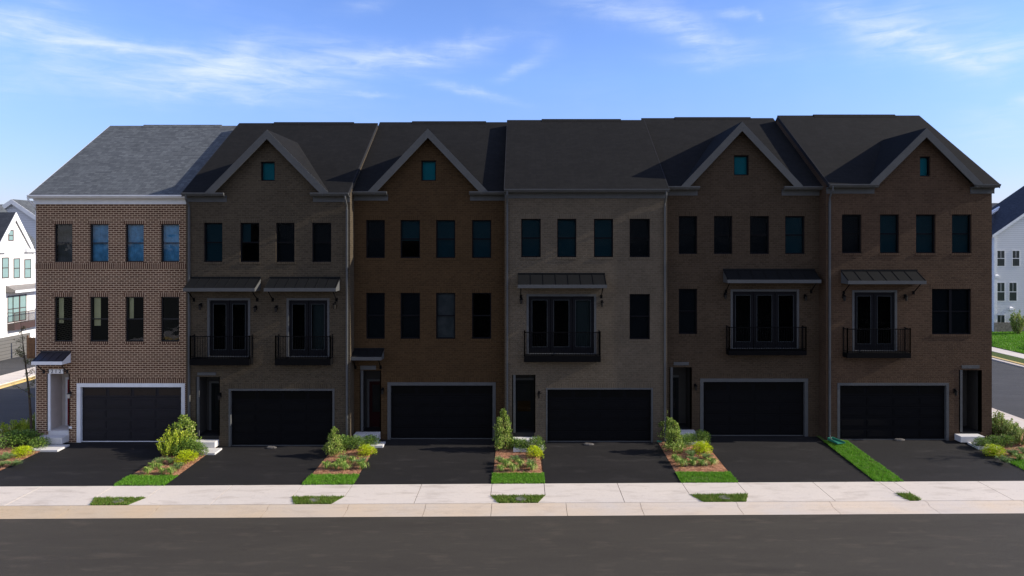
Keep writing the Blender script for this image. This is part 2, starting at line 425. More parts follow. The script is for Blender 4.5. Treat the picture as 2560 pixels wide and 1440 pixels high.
for i, (a, b) in enumerate(ST):
    nm = ['between the brick house\'s driveway and the next one', 'between the second and third driveways', 'in the middle strip below a tall cone shrub', 'strip reaching right towards the fifth driveway'][i]
    blades('grass', [(a, b, YS, YG, 0)], 3400, .075, M_GRASS, 'bright green lawn patch '+nm, lambda x, y, i=i: bedz(x, y, i)+.01, 3+i)
    ys, x0, x1 = YK+.02, a+.02, b-.02
    m = MB(); m.add([(x0+.3,YK,gz(a,-.06)),(x1-.33,YK,gz(b,-.06)),(x1,YP,gz(b,-.06)),(x0,YP,gz(a,-.06)),(x0+.3,YK,gz(a,-.02)),(x1-.33,YK,gz(b,-.02)),(x1,YP,gz(b,-.02)),(x0,YP,gz(a,-.02))],
                  [[0,3,2,1],[4,5,6,7],[0,1,5,4],[1,2,6,5],[2,3,7,6],[3,0,4,7]])
    tag(m.build('soil', M_SOIL), kind='structure')
    blades('grass', [(x0, x1, YK+.01, YP, .3)], 3200, .085, M_GRASS2, 'small kerbside grass patch with a meter lid, number %d from the left' % (i+1), lambda x, y: gz(x, -.02), 20+i)
blades('grass', [(14.07, 14.6, YK+.03, YP, .02)], 3200, .11, M_GRASS2, 'tiny grass tuft patch set in the right end of the sidewalk', lambda x, y: gz(x, -.04), 30)
m = MB(); slab(m, 14.07, 14.6, YK, YP, -.03, -.11); tag(m.build('soil', M_SOIL), kind='structure')
blades('grass', [(13.95, 15.0, YS, -.85, 0)], 2900, .08, M_GRASS, 'long narrow grass strip between the two rightmost driveways', lambda x, y: bedz(x, y, 4)+.01, 31)
blades('grass', [(20.6, 24.6, YS, -3.25, 0)], 2200, .08, M_GRASS, 'lawn corner at the right edge beside the last driveway', lambda x, y: bedz(x, y, 5)+.01, 32)
blades('grass', [(-26, -21.9, YS, -4.0, 0)], 2000, .08, M_GRASS2, 'lawn corner at the left edge in front of the mulch bed', lambda x, y: bedz(x, y, 0)+.01, 33)
blades('grass', [(41.4, 54, 18, 36, 0)], 260, .12, M_GRASS, 'far lawn in front of the grey siding house', lambda x, y: gz(x, .07+.028*min(22, x-41.32)), 34, .03)

# ------------------------------------------------------------------ plants
def leaf(vs, fs, p, d, up, L, W):
    d = d.normalized(); s = d.cross(up)
    if s.length < .05: s = Vector((1, 0, 0))
    s.normalize(); k = len(vs)
    vs += [tuple(p), tuple(p+d*L*.5+s*W), tuple(p+d*L), tuple(p+d*L*.5-s*W)]
    fs.append((k, k+1, k+2, k+3))
def rdir(rnd):
    z = rnd.uniform(-1, 1); a = rnd.uniform(0, 2*pi); r = sqrt(1-z*z); return Vector((r*cos(a), r*sin(a), z))
def mk(name, vs, fs, mat):
    me = bpy.data.meshes.new(name); me.from_pydata(vs, [], fs); me.materials.append(mat); return me
def stems_mesh(pts, mat, r=.01):
    m = MB()
    for p in pts: m.tube(p, r, 4, r*.4)
    return m.mesh('stem', mat)
STEM = paint('stem_bark', (.09,.06,.04), .9, .1)
def blob(rnd, w, h, n, L, W, kind='round', seed=0):
    """leaf cloud around clumps; unit: metres"""
    vs = []; fs = []; stem = []
    if kind == 'round':
        cl = []
        for _ in range(26):
            d = rdir(rnd); d.z = abs(d.z)*.9+.05
            cl.append((Vector((d.x*w*.5*.68, d.y*w*.5*.68, .12*h+d.z*h*.62)), rnd.uniform(.16, .3)*min(w, h)*1.1))
            stem.append([(0, 0, 0), tuple(cl[-1][0]*.6), tuple(cl[-1][0])])
        for _ in range(n):
            c, r = rnd.choice(cl); d = rdir(rnd); p = c+d*r*rnd.uniform(.6, 1.05)
            if p.z < .01: p.z = .01+rnd.random()*.05
            leaf(vs, fs, p, d+rdir(rnd)*.7+Vector((0, 0, .3)), rdir(rnd), L*rnd.uniform(.7, 1.3), W)
    elif kind == 'column':
        cl = []
        for _ in range(60):
            t = rnd.random()**1.15; a = rnd.uniform(0, 2*pi)
            rr = w*.5*(1-t)**.55*(.8+.2*sin(9*t+seed))*min(1, .6+t*4)
            q = rnd.uniform(.3, .8)
            cl.append((Vector((cos(a)*rr*q, sin(a)*rr*q, .08*h+t*h*.84)), .105*h*(1.1-.6*t)))
            stem.append([(0, 0, cl[-1][0].z*.6), tuple(cl[-1][0])])
        stem.append([(0, 0, 0), (0, 0, h*.93)])
        for _ in range(n):
            c, r = rnd.choice(cl); d = rdir(rnd); p = c+d*r*rnd.uniform(.4, 1.05)
            leaf(vs, fs, p, d*.6+Vector((0, 0, .8))+rdir(rnd)*.5, rdir(rnd), L*rnd.uniform(.7, 1.3), W)
    elif kind == 'spiky':          # many upright leafy shoots
        for _ in range(26):
            a = rnd.uniform(0, 2*pi); q = rnd.random()**.7; b0 = Vector((cos(a)*w*.16*q, sin(a)*w*.16*q, 0))
            tip = Vector((cos(a)*w*.5*q, sin(a)*w*.5*q, h*rnd.uniform(.62, 1)*(1-.25*q)))
            mid = (b0+tip)*.5+Vector((cos(a), sin(a), .4))*w*.05
            stem.append([tuple(b0), tuple(mid), tuple(tip)])
            for k in range(n//26):
                t = rnd.uniform(.12, 1); p = b0.lerp(tip, t)+(Vector((cos(a), sin(a), .4))*w*.05)*(1-abs(2*t-1))
                d = rdir(rnd); leaf(vs, fs, p+d*.02, d+Vector((0, 0, 1.0)), rdir(rnd), L*rnd.uniform(.7, 1.2), W)
    elif kind == 'strap':          # arching strap leaves (day lily)
        for _ in range(n):
            a = rnd.uniform(0, 2*pi); q = rnd.uniform(.35, 1); hh = h*rnd.uniform(.6, 1); ww = w*.5*q
            o = Vector((cos(a), sin(a), 0)); s = Vector((-sin(a), cos(a), 0))*W; st = rdir(rnd)*.03; st.z = 0
            P = [st, st+o*ww*.3+Vector((0, 0, hh*.75)), st+o*ww*.7+Vector((0, 0, hh)), st+o*ww+Vector((0, 0, hh*rnd.uniform(.25, .8)))]
            k = len(vs)
            for j, p in enumerate(P):
                f = (.6, 1, .8, .1)[j]; vs.append(tuple(p-s*f)); vs.append(tuple(p+s*f))
            for j in range(3): fs.append((k+2*j, k+2*j+1, k+2*j+3, k+2*j+2))
    elif kind == 'low':            # spreading juniper-like sprays
        for _ in range(18):
            a = rnd.uniform(0, 2*pi); q = rnd.uniform(.3, 1)
            tip = Vector((cos(a)*w*.5*q, sin(a)*w*.5*q, h*rnd.uniform(.45, 1)))
            stem.append([(0, 0, .02), tuple(tip*.5+Vector((0, 0, h*.2))), tuple(tip)])
            for k in range(n//18):
                t = rnd.uniform(.15, 1); p = tip*t+Vector((0, 0, h*.25*(1-abs(2*t-1))))
                d = rdir(rnd); leaf(vs, fs, p+d*w*.06, d+tip.normalized()*1.1+Vector((0, 0, .3)), rdir(rnd), L*rnd.uniform(.7, 1.2), W)
    return vs, fs, stem
KINDS = {}
F_DK = foliage('boxwood_leaves', [(.05,.11,.016), (.09,.18,.026), (.15,.25,.036), (.26,.34,.06)])
F_CL = foliage('holly_leaves', [(.09,.16,.025), (.18,.28,.04), (.32,.42,.07), (.50,.52,.18)])
F_YG = foliage('gold_mop_leaves', [(.30,.42,.006), (.46,.58,.010), (.62,.66,.012), (.34,.48,.01)], .3)
F_SP = foliage('lime_shoot_leaves', [(.20,.32,.02), (.36,.48,.03), (.55,.58,.05), (.20,.32,.04)], .3)
F_LW = foliage('juniper_leaves', [(.10,.18,.05), (.16,.27,.075), (.25,.36,.12), (.14,.24,.06)])
F_ST = foliage('daylily_leaves', [(.09,.20,.02), (.18,.33,.04), (.30,.42,.08), (.48,.44,.14)], .3)
F_RG = foliage('mixed_shrub_leaves', [(.10,.18,.025), (.20,.30,.055), (.34,.43,.12), (.45,.38,.18)])
def defkind(key, kind, mat, n, L, W, variants=3):
    KINDS[key] = []
    for v in range(variants):
        rnd = random.Random(hash_(key)+v)
        vs, fs, st = blob(rnd, 1, 1, n, L, W, kind, v)
        sm = stems_mesh(st, STEM, .008) if st else None
        KINDS[key].append((mk('foliage', vs, fs, mat), sm))
def hash_(s): return sum(ord(c)*(i+3) for i, c in enumerate(s))
defkind('box', 'round', F_DK, 1500, .085, .022)
defkind('col', 'column', F_CL, 2600, .055, .017, 4)
defkind('gold', 'round', F_YG, 1500, .13, .016)
defkind('spike', 'spiky', F_SP, 1500, .07, .018)
defkind('low', 'low', F_LW, 1000, .10, .018)
defkind('strap', 'strap', F_ST, 130, .1, .018)
defkind('mix', 'spiky', F_RG, 2200, .075, .022)
NAME = {'box': 'boxwood_shrub', 'col': 'column_shrub', 'gold': 'golden_shrub', 'spike': 'lime_shrub', 'low': 'groundcover_clump', 'strap': 'daylily_clump', 'mix': 'leafy_shrub'}
CAT = {'box': 'shrub', 'col': 'shrub', 'gold': 'shrub', 'spike': 'shrub', 'low': 'plant', 'strap': 'plant', 'mix': 'shrub'}
prn = random.Random(5)
def plant(key, x, y, w, h, label, i, group=None, z=None):
    fo, st = prn.choice(KINDS[key])
    zz = bedz(x, y, i)+.02 if z is None else z
    t = empty(NAME[key], (x, y, zz), label, CAT[key], group, prn.uniform(0, 6.28))
    t.scale = (w, w, h)
    o = bpy.data.objects.new('foliage', fo); COL.objects.link(o); o.parent = t
    if st:
        o = bpy.data.objects.new('stem', st); COL.objects.link(o); o.parent = t
    return t
def g2(px, py):      # photo measurement -> spot on the bed (plane about 0.08 m)
    z = .08+.0055*((px-VX)*.0175); Z = (CAMH-z)*F/(py-VY)
    return (px-VX)*Z/F, CAMY+Z
def bedplants(lst, i, group):
    for key, px, py, wpx, hpx, label in lst:
        x, y = g2(px, py); s = (y-CAMY)/F
        py2 = py+(5 if key in ('strap', 'low') else 0); x, y = g2(px, py2); y += wpx*s*(.08 if key in ('strap', 'low') else .25)
        kk = .82 if (i == 0 and group.startswith('plants in the left-hand')) or i == 5 else 1.0; fw, fh = {'col': (1.85, 1.2), 'strap': (1.2, 1.25), 'low': (1.15, 1.1), 'box': (1.25, 1.3), 'gold': (1.15, 1.15)}.get(key, (1.15, 1.1)); plant(key, x, y, wpx*s*fw*(.9 if kk < 1 else 1), hpx*s*fh*kk, label, i, group)
# strip between house 1 and 2
bedplants([
 ('col', 452, 1130, 66, 72, 'blue-green conical shrub, tallest, beside the brick house\'s garage corner'),
 ('spike', 415, 1145, 52, 58, 'small lime-green upright shrub, left of the tall yellow-lime one near the brick garage'),
 ('spike', 437, 1138, 56, 76, 'yellow-lime upright shrub in front of the black garage door'),
 ('box', 428, 1140, 42, 30, 'low dark green mound under the lime shoots, left one'),
 ('box', 458, 1140, 50, 32, 'dark green mound in the middle below the conical shrub'),
 ('box', 490, 1142, 34, 24, 'round dark bush at the edge of the white walk next to the brick house'),
 ('gold', 461, 1158, 40, 26, 'bright yellow mound shrub in front of the bushes beside the brick house\'s driveway'),
 ('low', 398, 1158, 34, 15, 'grey-green low clump, left back, at the brick house\'s driveway edge'),
 ('low', 424, 1156, 30, 14, 'grey-green low clump just left of the yellow mound'),
 ('strap', 380, 1168, 28, 14, 'strappy clump on the mulch at the left driveway edge'),
 ('low', 440, 1170, 36, 15, 'green low clump below the yellow mound, first strip'),
 ('strap', 368, 1178, 30, 13, 'fresh green strappy clump above the first lawn patch, left'),
 ('strap', 404, 1178, 24, 11, 'small strappy clump in the middle of the first mulch strip'),
 ('strap', 426, 1180, 30, 14, 'green strappy clump above the first lawn patch, right'),
 ('strap', 396, 1168, 26, 12, 'pale strappy clump between two grey-green ones, first strip'),
], 1, 'plants in the strip right of the light brick house')
bedplants([
 ('col', 853, 1112, 44, 60, 'column shrub with rounded top, tallest in the second strip'),
 ('col', 833, 1143, 40, 62, 'pale green conical bush at the left edge of the second strip'),
 ('box', 860, 1130, 38, 30, 'round dark bush below the rounded column shrub'),
 ('box', 890, 1126, 34, 26, 'round dark bush in front of the second concrete step'),
 ('box', 922, 1120, 34, 24, 'dark bush at the right edge of the second strip by the walk'),
 ('gold', 915, 1140, 34, 24, 'bright yellow-green mound at the right of the second strip'),
 ('low', 862, 1150, 36, 16, 'green low clump in the middle of the second strip'),
 ('strap', 850, 1160, 34, 15, 'yellowish strappy clump in the second strip centre'),
 ('strap', 815, 1166, 30, 15, 'strappy clump at the left edge of the second strip'),
 ('low', 900, 1158, 40, 17, 'green low clump below the yellow-green mound, second strip'),
 ('strap', 838, 1167, 28, 13, 'fresh strappy clump just above the second lawn patch'),
 ('strap', 862, 1169, 34, 14, 'wide strappy clump above the second lawn patch'),
 ('strap', 905, 1166, 34, 14, 'strappy clump at the lower right of the second strip'),
 ('strap', 880, 1152, 28, 13, 'pale strappy clump right of centre in the second strip'),
], 1, 'plants in the second planted strip')
bedplants([
 ('col', 1257, 1130, 44, 86, 'tall pointed cone shrub standing before the middle pair of dark houses'),
 ('box', 1287, 1128, 26, 24, 'small dark bush just right of the tall pointed cone shrub'),
 ('box', 1308, 1132, 32, 24, 'middle dark bush before the third concrete step'),
 ('box', 1340, 1132, 34, 28, 'dark bush at the right edge of the middle strip'),
 ('gold', 1337, 1148, 36, 26, 'lime-yellow mound at the right edge of the middle strip'),
 ('low', 1250, 1154, 30, 14, 'low clump at the left edge of the middle strip'),
 ('low', 1290, 1152, 30, 14, 'low green clump in the middle strip, back centre'),
 ('strap', 1265, 1164, 36, 17, 'wide yellowish strappy clump in the middle strip, left'),
 ('strap', 1300, 1162, 30, 15, 'strappy clump in the centre of the middle strip'),
 ('low', 1325, 1162, 36, 15, 'low blue-green clump at the right of the middle strip'),
 ('strap', 1330, 1170, 34, 14, 'strappy clump right, just above the middle lawn patch'),
 ('strap', 1283, 1172, 32, 14, 'strappy clump just above the middle lawn patch, centre'),
 ('strap', 1252, 1172, 28, 12, 'strappy clump just above the middle lawn patch, left'),
], 2, 'plants in the middle planted strip')
bedplants([
 ('col', 1664, 1112, 44, 66, 'large dark cone shrub, tallest of the fourth strip'),
 ('col', 1688, 1138, 46, 66, 'yellow-green leaning cone bush in front of the large dark one'),
 ('box', 1706, 1124, 30, 24, 'pale rounded bush left of the fourth concrete step'),
 ('box', 1726, 1118, 26, 22, 'small dark bush in front of the fourth concrete step'),
 ('box', 1757, 1116, 32, 26, 'round bush at the right edge of the fourth strip by the walk'),
 ('gold', 1759, 1140, 40, 28, 'bright yellow-green mound at the right edge of the fourth strip'),
 ('low', 1730, 1142, 34, 15, 'dark blue-green clump left of the bright mound, fourth strip'),
 ('low', 1766, 1146, 34, 12, 'low clump below the bright mound in the fourth strip'),
 ('strap', 1690, 1152, 32, 14, 'green strappy clump at the left edge of the fourth strip'),
 ('low', 1735, 1152, 34, 13, 'green low clump in the centre of the fourth strip'),
 ('strap', 1705, 1162, 34, 15, 'yellowish strappy clump lower left in the fourth strip'),
 ('strap', 1732, 1160, 26, 12, 'small strappy clump lower centre in the fourth strip'),
 ('strap', 1780, 1158, 34, 13, 'strappy clump lower right in the fourth strip'),
 ('strap', 1755, 1160, 30, 12, 'strappy clump right of centre in the fourth strip'),
], 3, 'plants in the fourth planted strip')
bedplants([
 ('mix', 2505, 1104, 66, 72, 'tallest leafy shrub at the right corner of the last dark house'),
 ('mix', 2540, 1112, 62, 52, 'leafy flowering shrub at the far right edge, middle height'),
 ('mix', 2558, 1122, 56, 50, 'pale flowering shrub cut by the right picture edge'),
 ('mix', 2530, 1098, 50, 42, 'leafy shrub behind the right-hand bushes near the side pavement'),
 ('box', 2461, 1128, 36, 26, 'grey-green rounded bush at the last white walk'),
 ('box', 2492, 1124, 34, 28, 'dark bush behind the right yellow mound'),
 ('box', 2520, 1124, 34, 28, 'darkest rounded bush in the right-hand garden'),
 ('gold', 2495, 1144, 46, 28, 'bright yellow mound in the right-hand garden'),
 ('low', 2533, 1138, 44, 18, 'blue-green low clump right of the right-hand yellow mound'),
 ('low', 2513, 1154, 46, 18, 'dark low clump above the right lawn corner'),
 ('strap', 2550, 1148, 40, 16, 'pale strappy clump at the right picture edge'),
 ('low', 2560, 1134, 36, 18, 'green low clump at the right picture edge'),
], 5, 'plants in the right-hand corner garden')
bedplants([
 ('spike', 12, 1096, 62, 44, 'yellow-lime upright shrub at the left picture edge'),
 ('spike', 48, 1092, 62, 46, 'lime shrub left of the brick corner, in the sun'),
 ('spike', 66, 1104, 30, 60, 'single tall lime shoot shrub left of the brick house'),
 ('box', 20, 1124, 60, 40, 'wide dark green bush at the left picture edge'),
 ('box', 58, 1122, 60, 36, 'dark green bush between lime shrubs and yellow mound, left garden'),
 ('box', 90, 1126, 40, 28, 'rounded green bush beside the brick house\'s white walk'),
 ('gold', 48, 1144, 42, 26, 'bright yellow mound in the left-hand garden'),
 ('low', 12, 1148, 46, 18, 'blue-green low clump at the left picture edge'),
 ('low', 32, 1162, 46, 16, 'grey-green low clump below the left yellow mound'),
 ('low', 4, 1162, 30, 14, 'small low clump cut by the left picture edge'),
], 0, 'plants in the left-hand corner garden')

BARK = mottled('tree_bark', (.10,.075,.055), (.05,.04,.03), 12, .9, .1)
F_TR = foliage('tree_leaves', [(.05,.08,.015), (.09,.13,.03), (.16,.17,.06), (.20,.12,.05)])
def young_tree(loc, h, spread, nleaf, label, L=.07, seed=3, lean=0., base=.3, mat=None):
    rnd = random.Random(seed)
    t = empty('young_tree', loc, label, 'tree')
    tr = MB(); vs = []; fs = []
    top = Vector((lean, 0, h)); tr.tube([(0,0,0), (lean*.3, .02, h*.4), (lean*.7, -.02, h*.75), tuple(top)], .035*h/3.5+.008, 6, .006)
    for k in range(26):
        u = rnd.uniform(base, .98); b = Vector((lean*u, 0, h*u)); a = rnd.uniform(0, 2*pi); l = spread*(1.15-u)*rnd.uniform(.6, 1.1)
        e = b+Vector((cos(a)*l, sin(a)*l, l*rnd.uniform(.5, 1.1))); mid = (b+e)*.5-Vector((0, 0, l*.08))
        tr.tube([b, mid, e], .013, 4, .004)
        for j in range(3):
            e2 = mid.lerp(e, rnd.random())+rdir(rnd)*l*.35; tr.tube([mid, e2], .006, 3, .003)
            for q in range(nleaf//78):
                p = mid.lerp(e2, rnd.uniform(.3, 1.1))+rdir(rnd)*.09; leaf(vs, fs, p, rdir(rnd)+Vector((0,0,-.3)), rdir(rnd), L*rnd.uniform(.7, 1.3), L*.3)
    tr.build('trunk', BARK, t)
    o = bpy.data.objects.new('crown', mk('crown', vs, fs, mat or F_TR)); COL.objects.link(o); o.parent = t
    return t
young_tree((-23.35, .15, .1), 5.6, .75, 1000, 'thin bare young tree at the left corner of the brick house', .055, 4, -.55, .35)
plant('mix', -23.7, .9, .8, 1.2, 'dark shaded bush at the foot of the thin young tree', 0)
plant('mix', -23.15, .55, .8, 1.1, 'dark shaded bush against the brick house\'s left corner', 0)
young_tree((27.6, -3.4, .1), 5.2, 2.3, 160, 'bare street tree on the side pavement beyond the right edge', .05, 9, 0, .4)

# ------------------------------------------------------------------ small things on the ground
PLAS = paint('green_plastic', (.03,.20,.13), .5)
def splash_block(x, y, z, rz, label):
    m = MB()
    m.add([(-.13,.3,0),(.13,.3,0),(.2,-.35,0),(-.2,-.35,0),(-.13,.3,.05),(.13,.3,.05),(.2,-.35,.03),(-.2,-.35,.03)],
          [[0,1,2,3][::-1]]+[[0,4,5,1],[1,5,6,2],[3,7,4,0]])
    m.add([(-.13,.3,.03),(.13,.3,.03),(.2,-.35,.012),(-.2,-.35,.012)], [[0,1,2,3]])
    for s in (-1, 1): m.prism([(s*.13,.3,0),(s*.13,.3,.12),(s*.2,-.35,.06),(s*.2,-.35,0)], (s*.025,0,0))
    m.box(-.155, .155, .3, .325, 0, .12)
    o = m.build('splash_block', PLAS); o.location = (x, y, z); o.rotation_euler = (0, 0, rz); tag(o, label, 'splash block')
splash_block(14.35, -1.15, .37, .35, 'green plastic splash block on the grass strip near the right houses')
x_, y_ = g2(1638, 1108); splash_block(x_, y_, .24, 1.2, 'green plastic splash block half hidden behind the fourth strip\'s cone shrub')
STONE = mottled('grey_stone', (.11,.10,.09), (.18,.165,.15), 12, .9, .2, .5)
for px, py, lb in ((678, 1121, 'small flat grey stone on the second driveway by the garage'), (1471, 1118, 'flat dark grey stone on the fourth driveway by the garage'), (2247, 1108, 'flat pale stone on the last driveway by the garage')):
    x, y = g2(px, py); m = MB()
    n = 9; pts = [(cos(2*pi*k/n)*.24*(.85+.3*prn.random()), sin(2*pi*k/n)*.11*(.85+.3*prn.random())) for k in range(n)]
    m.prism([(a, b, 0) for a, b in pts], (0, 0, .05)); m.prism([(a*.8, b*.7, .05) for a, b in pts], (0, 0, .02))
    o = m.build('flat_stone', STONE, bevel=.008); o.location = (x, y, .24 if px > 1300 else .03); o.rotation_euler[2] = -.1
    o.location.z = {678: .04, 1471: .21, 2247: .31}[px]
    tag(o, lb, 'stone')
LID = mottled('meter_lid_grey', (.22,.21,.19), (.15,.14,.13), 9, .8, .2)
for k, (px, lb) in enumerate(((288, 'first from the left, in front of the brick house'), (782, 'in the second kerbside patch'), (1302, 'in the kerbside patch below the middle strip'), (1815, 'in the fourth kerbside patch'))):
    x = (px-VX)*25.1/F; y = -7.12; t = empty('meter_lid', (x, y, gz(x, -.015)), 'grey round utility lid in grass, '+lb, 'meter lid', 'utility lids in the kerbside grass')
    m = MB(); m.lathe((0,0,0), [(.0,.045),(.15,.05),(.155,.04)], 16); m.build('lid', LID, t)
    m = MB(); m.lathe((0,0,0), [(.16,.0),(.16,.052),(.2,.052),(.205,.0)], 16); m.build('rim', STONE, t)

# ------------------------------------------------------------------ townhouses
class House:
    def __init__(h, x0, x1, yf, zb, mats, label, front):
        h.x0, h.x1, h.y, h.zb, h.m = x0, x1, yf, zb, mats
        h.t = empty('townhouse', ((x0+x1)/2, yf, zb), label, 'townhouse', 'row of attached townhouses')
        h.o = Vector(h.t.location); h.holes = []
    def mb(h): return MB(h.o)
    def W(h, px): return (px-VX)*(h.y-CAMY)/F
    def H(h, py): return CAMH-(py-VY)*(h.y-CAMY)/F

def window(h, x0, x1, z0, z1, blind=None, bfrac=1.0, head=True, sash=True, bx=(0, 1), mull=False, sill=True):
    y = h.y; h.holes.append((x0, x1, z0, z1)); m = h.mb(); d = .09; w = .05
    m.box(x0, x1, y+d, y+d+.07, z0, z0+w); m.box(x0, x1, y+d, y+d+.07, z1-w, z1)
    m.box(x0, x0+w, y+d, y+d+.07, z0+w, z1-w); m.box(x1-w, x1, y+d, y+d+.07, z0+w, z1-w)
    zm = (z0+z1)/2
    if mull: m.box((x0+x1)/2-.06, (x0+x1)/2+.06, y+d-.002, y+d+.07, z0+w, z1-w)
    if sash: m.box(x0+w, x1-w, y+d+.005, y+d+.06, zm-.025, zm+.025)
    fr = m.build('window', h.m['frame'], h.t)
    g = h.mb(); g.quad((x0+w, y+d+.035, z0+w), (x1-w, y+d+.035, z0+w), (x1-w, y+d+.035, z1-w), (x0+w, y+d+.035, z1-w))
    g.build('pane', h.m['glass'], fr)
    if blind:
        b = h.mb(); xa = x0+(x1-x0)*bx[0]; xb = x0+(x1-x0)*bx[1]; zb_ = z1-(z1-z0)*bfrac
        n = max(6, int((xb-xa)/.06)); p_ = .012 if h.m['frame'] is BLK else 0
        for k in range(n):
            u0 = xa+(xb-xa)*k/n; u1 = xa+(xb-xa)*(k+1)/n; q = .012*(k % 2) if h.m['frame'] is BLK else 0
            b.quad((u0, y+d+.16+q, zb_), (u1, y+d+.16+p_-q, zb_), (u1, y+d+.16+p_-q, z1), (u0, y+d+.16+q, z1))
        b.build('blind', blind, fr)
    if head:
        s = h.mb(); s.box(x0-.06, x1+.06, y-.004, y+.05, z1, z1+.2); s.build('brick_lintel', h.m['soldier'], fr)
        if sill:
            s = h.mb(); s.box(x0-.04, x1+.04, y-.02, y+.08, z0-.1, z0); s.build('brick_sill', h.m['soldier'], fr)
    return fr

def garage(h, x0, x1, z1, tr=.1):
    y = h.y; z0 = h.zb-.02; h.holes.append((x0, x1, z0-.6, z1)); m = h.mb()
    m.box(x0-tr, x0+.03, y-.02, y+.2, z0, z1+tr); m.box(x1-.03, x1+tr, y-.02, y+.2, z0, z1+tr)
    m.box(x0+.03, x1-.03, y-.02, y+.2, z1-.03, z1+tr)
    m.box(x0+.03, x1-.03, y+.1, y+.16, z0, z0+.03)
    m.build('garage_trim', h.m['trim'], h.t)
    d = h.mb(); d.box(x0+.03, x1-.03, y+.155, y+.2, z0+.01, z1-.03)
    rows = 5; rh = (z1-z0-.06)/rows
    for r in range(rows):
        za = z0+.03+r*rh
        d.box(x0+.035, x1-.035, y+.13, y+.16, za+.006, za+rh-.006)
        for c in range(4):
            cw = (x1-x0-.1)/4; xa = x0+.05+c*cw
            if r < rows-1:
                for q in (0,):
                    d.box(xa+.07, xa+cw-.07, y+.112, y+.131, za+.09, za+rh-.09)
                    d.box(xa+.12, xa+cw-.12, y+.102, y+.113, za+.14, za+rh-.14)
            else:
                d.box(xa+.05, xa+cw-.05, y+.115, y+.131, za+.07, za+.1); d.box(xa+.05, xa+cw-.05, y+.115, y+.131, za+rh-.1, za+rh-.07)
                d.box(xa+.05, xa+.08, y+.115, y+.131, za+.1, za+rh-.1); d.box(xa+cw-.08, xa+cw-.05, y+.115, y+.131, za+.1, za+rh-.1)
    gd = d.build('garage_door', h.m['garage'], h.t)
    g = h.mb(); za = z0+.03+(rows-1)*rh; cw = (x1-x0-.1)/4
    for c in range(4):
        g = h.mb(); xa = x0+.05+c*cw; g.box(xa+.08, xa+cw-.08, y+.119, y+.127, za+.1, za+rh-.1); g.build('door_window', h.m['gwin'], gd)
    if h.m['soldier']:
        s = h.mb(); s.box(x0-tr, x1+tr, y-.004, y+.05, z1+tr, z1+tr+.22); s.build('brick_lintel', h.m['soldier'], h.t)

def canopy(h, x0, x1, zt, zf, p=.6, ribs=5, fh=.16, brackets=True):
    y = h.y; t = h.mb()
    A = [(x0, y-.002, zt), (x0, y-p, zf+fh), (x0, y-p, zf+fh-.025), (x0, y-.002, zt-.04)]
    t.prism([(a, b, c) for a, b, c in A], (x1-x0, 0, 0))
    for k in range(ribs+1):
        xx = x0+.01+(x1-x0-.035)*k/ribs
        t.prism([(xx, y-.002, zt), (xx, y-.002, zt+.022), (xx, y-p, zf+fh+.022), (xx, y-p, zf+fh)], (.018, 0, 0))
    t.box(x0-.01, x1+.01, y-.05, y-.001, zt-.01, zt+.06)
    c = t.build('canopy', h.m['metal'], h.t)
    f = h.mb(); f.box(x0-.01, x1+.01, y-p-.03, y-p+.02, zf, zf+fh-.005)
    for xx in (x0, x1-.04): f.prism([(xx, y-.003, zf+.0), (xx, y-.003, zt-.045), (xx, y-p+.02, zf+fh-.03), (xx, y-p+.02, zf)], (.04, 0, 0))
    f.box(x0+.04, x1-.04, y-p+.02, y-.003, zf+.02, zf+.04)
    f.build('fascia', h.m['trim'], c)
    if brackets:
        for xx in (x0+.13, x1-.16):
            b = h.mb(); b.tube([(xx, y-p+.12, zf), (xx, y-.03, zf-.42)], .022, 6); b.box(xx-.05, xx+.05, y-.03, y-.001, zf-.52, zf-.36)
            b.build('bracket', h.m['iron'], c)

def lamp(h, x, z):
    y = h.y; m = h.mb(); m.box(x-.05, x+.05, y-.02, y-.001, z-.08, z+.12); m.tube([(x, y-.02, z+.05), (x, y-.09, z+.1), (x, y-.13, z+.06)], .012, 6)
    m.lathe((x, y-.13, z-.03), [(.015, .12), (.085, .07), (.085, .06), (.0, .06)], 12)
    l = m.build('wall_lamp', h.m['iron'], h.t)
    g = h.mb(); g.lathe((x, y-.13, z-.17), [(0, 0), (.05, .0), (.062, .19), (.0, .2)], 12); g.build('lamp_glass', h.m['lampglass'], l)

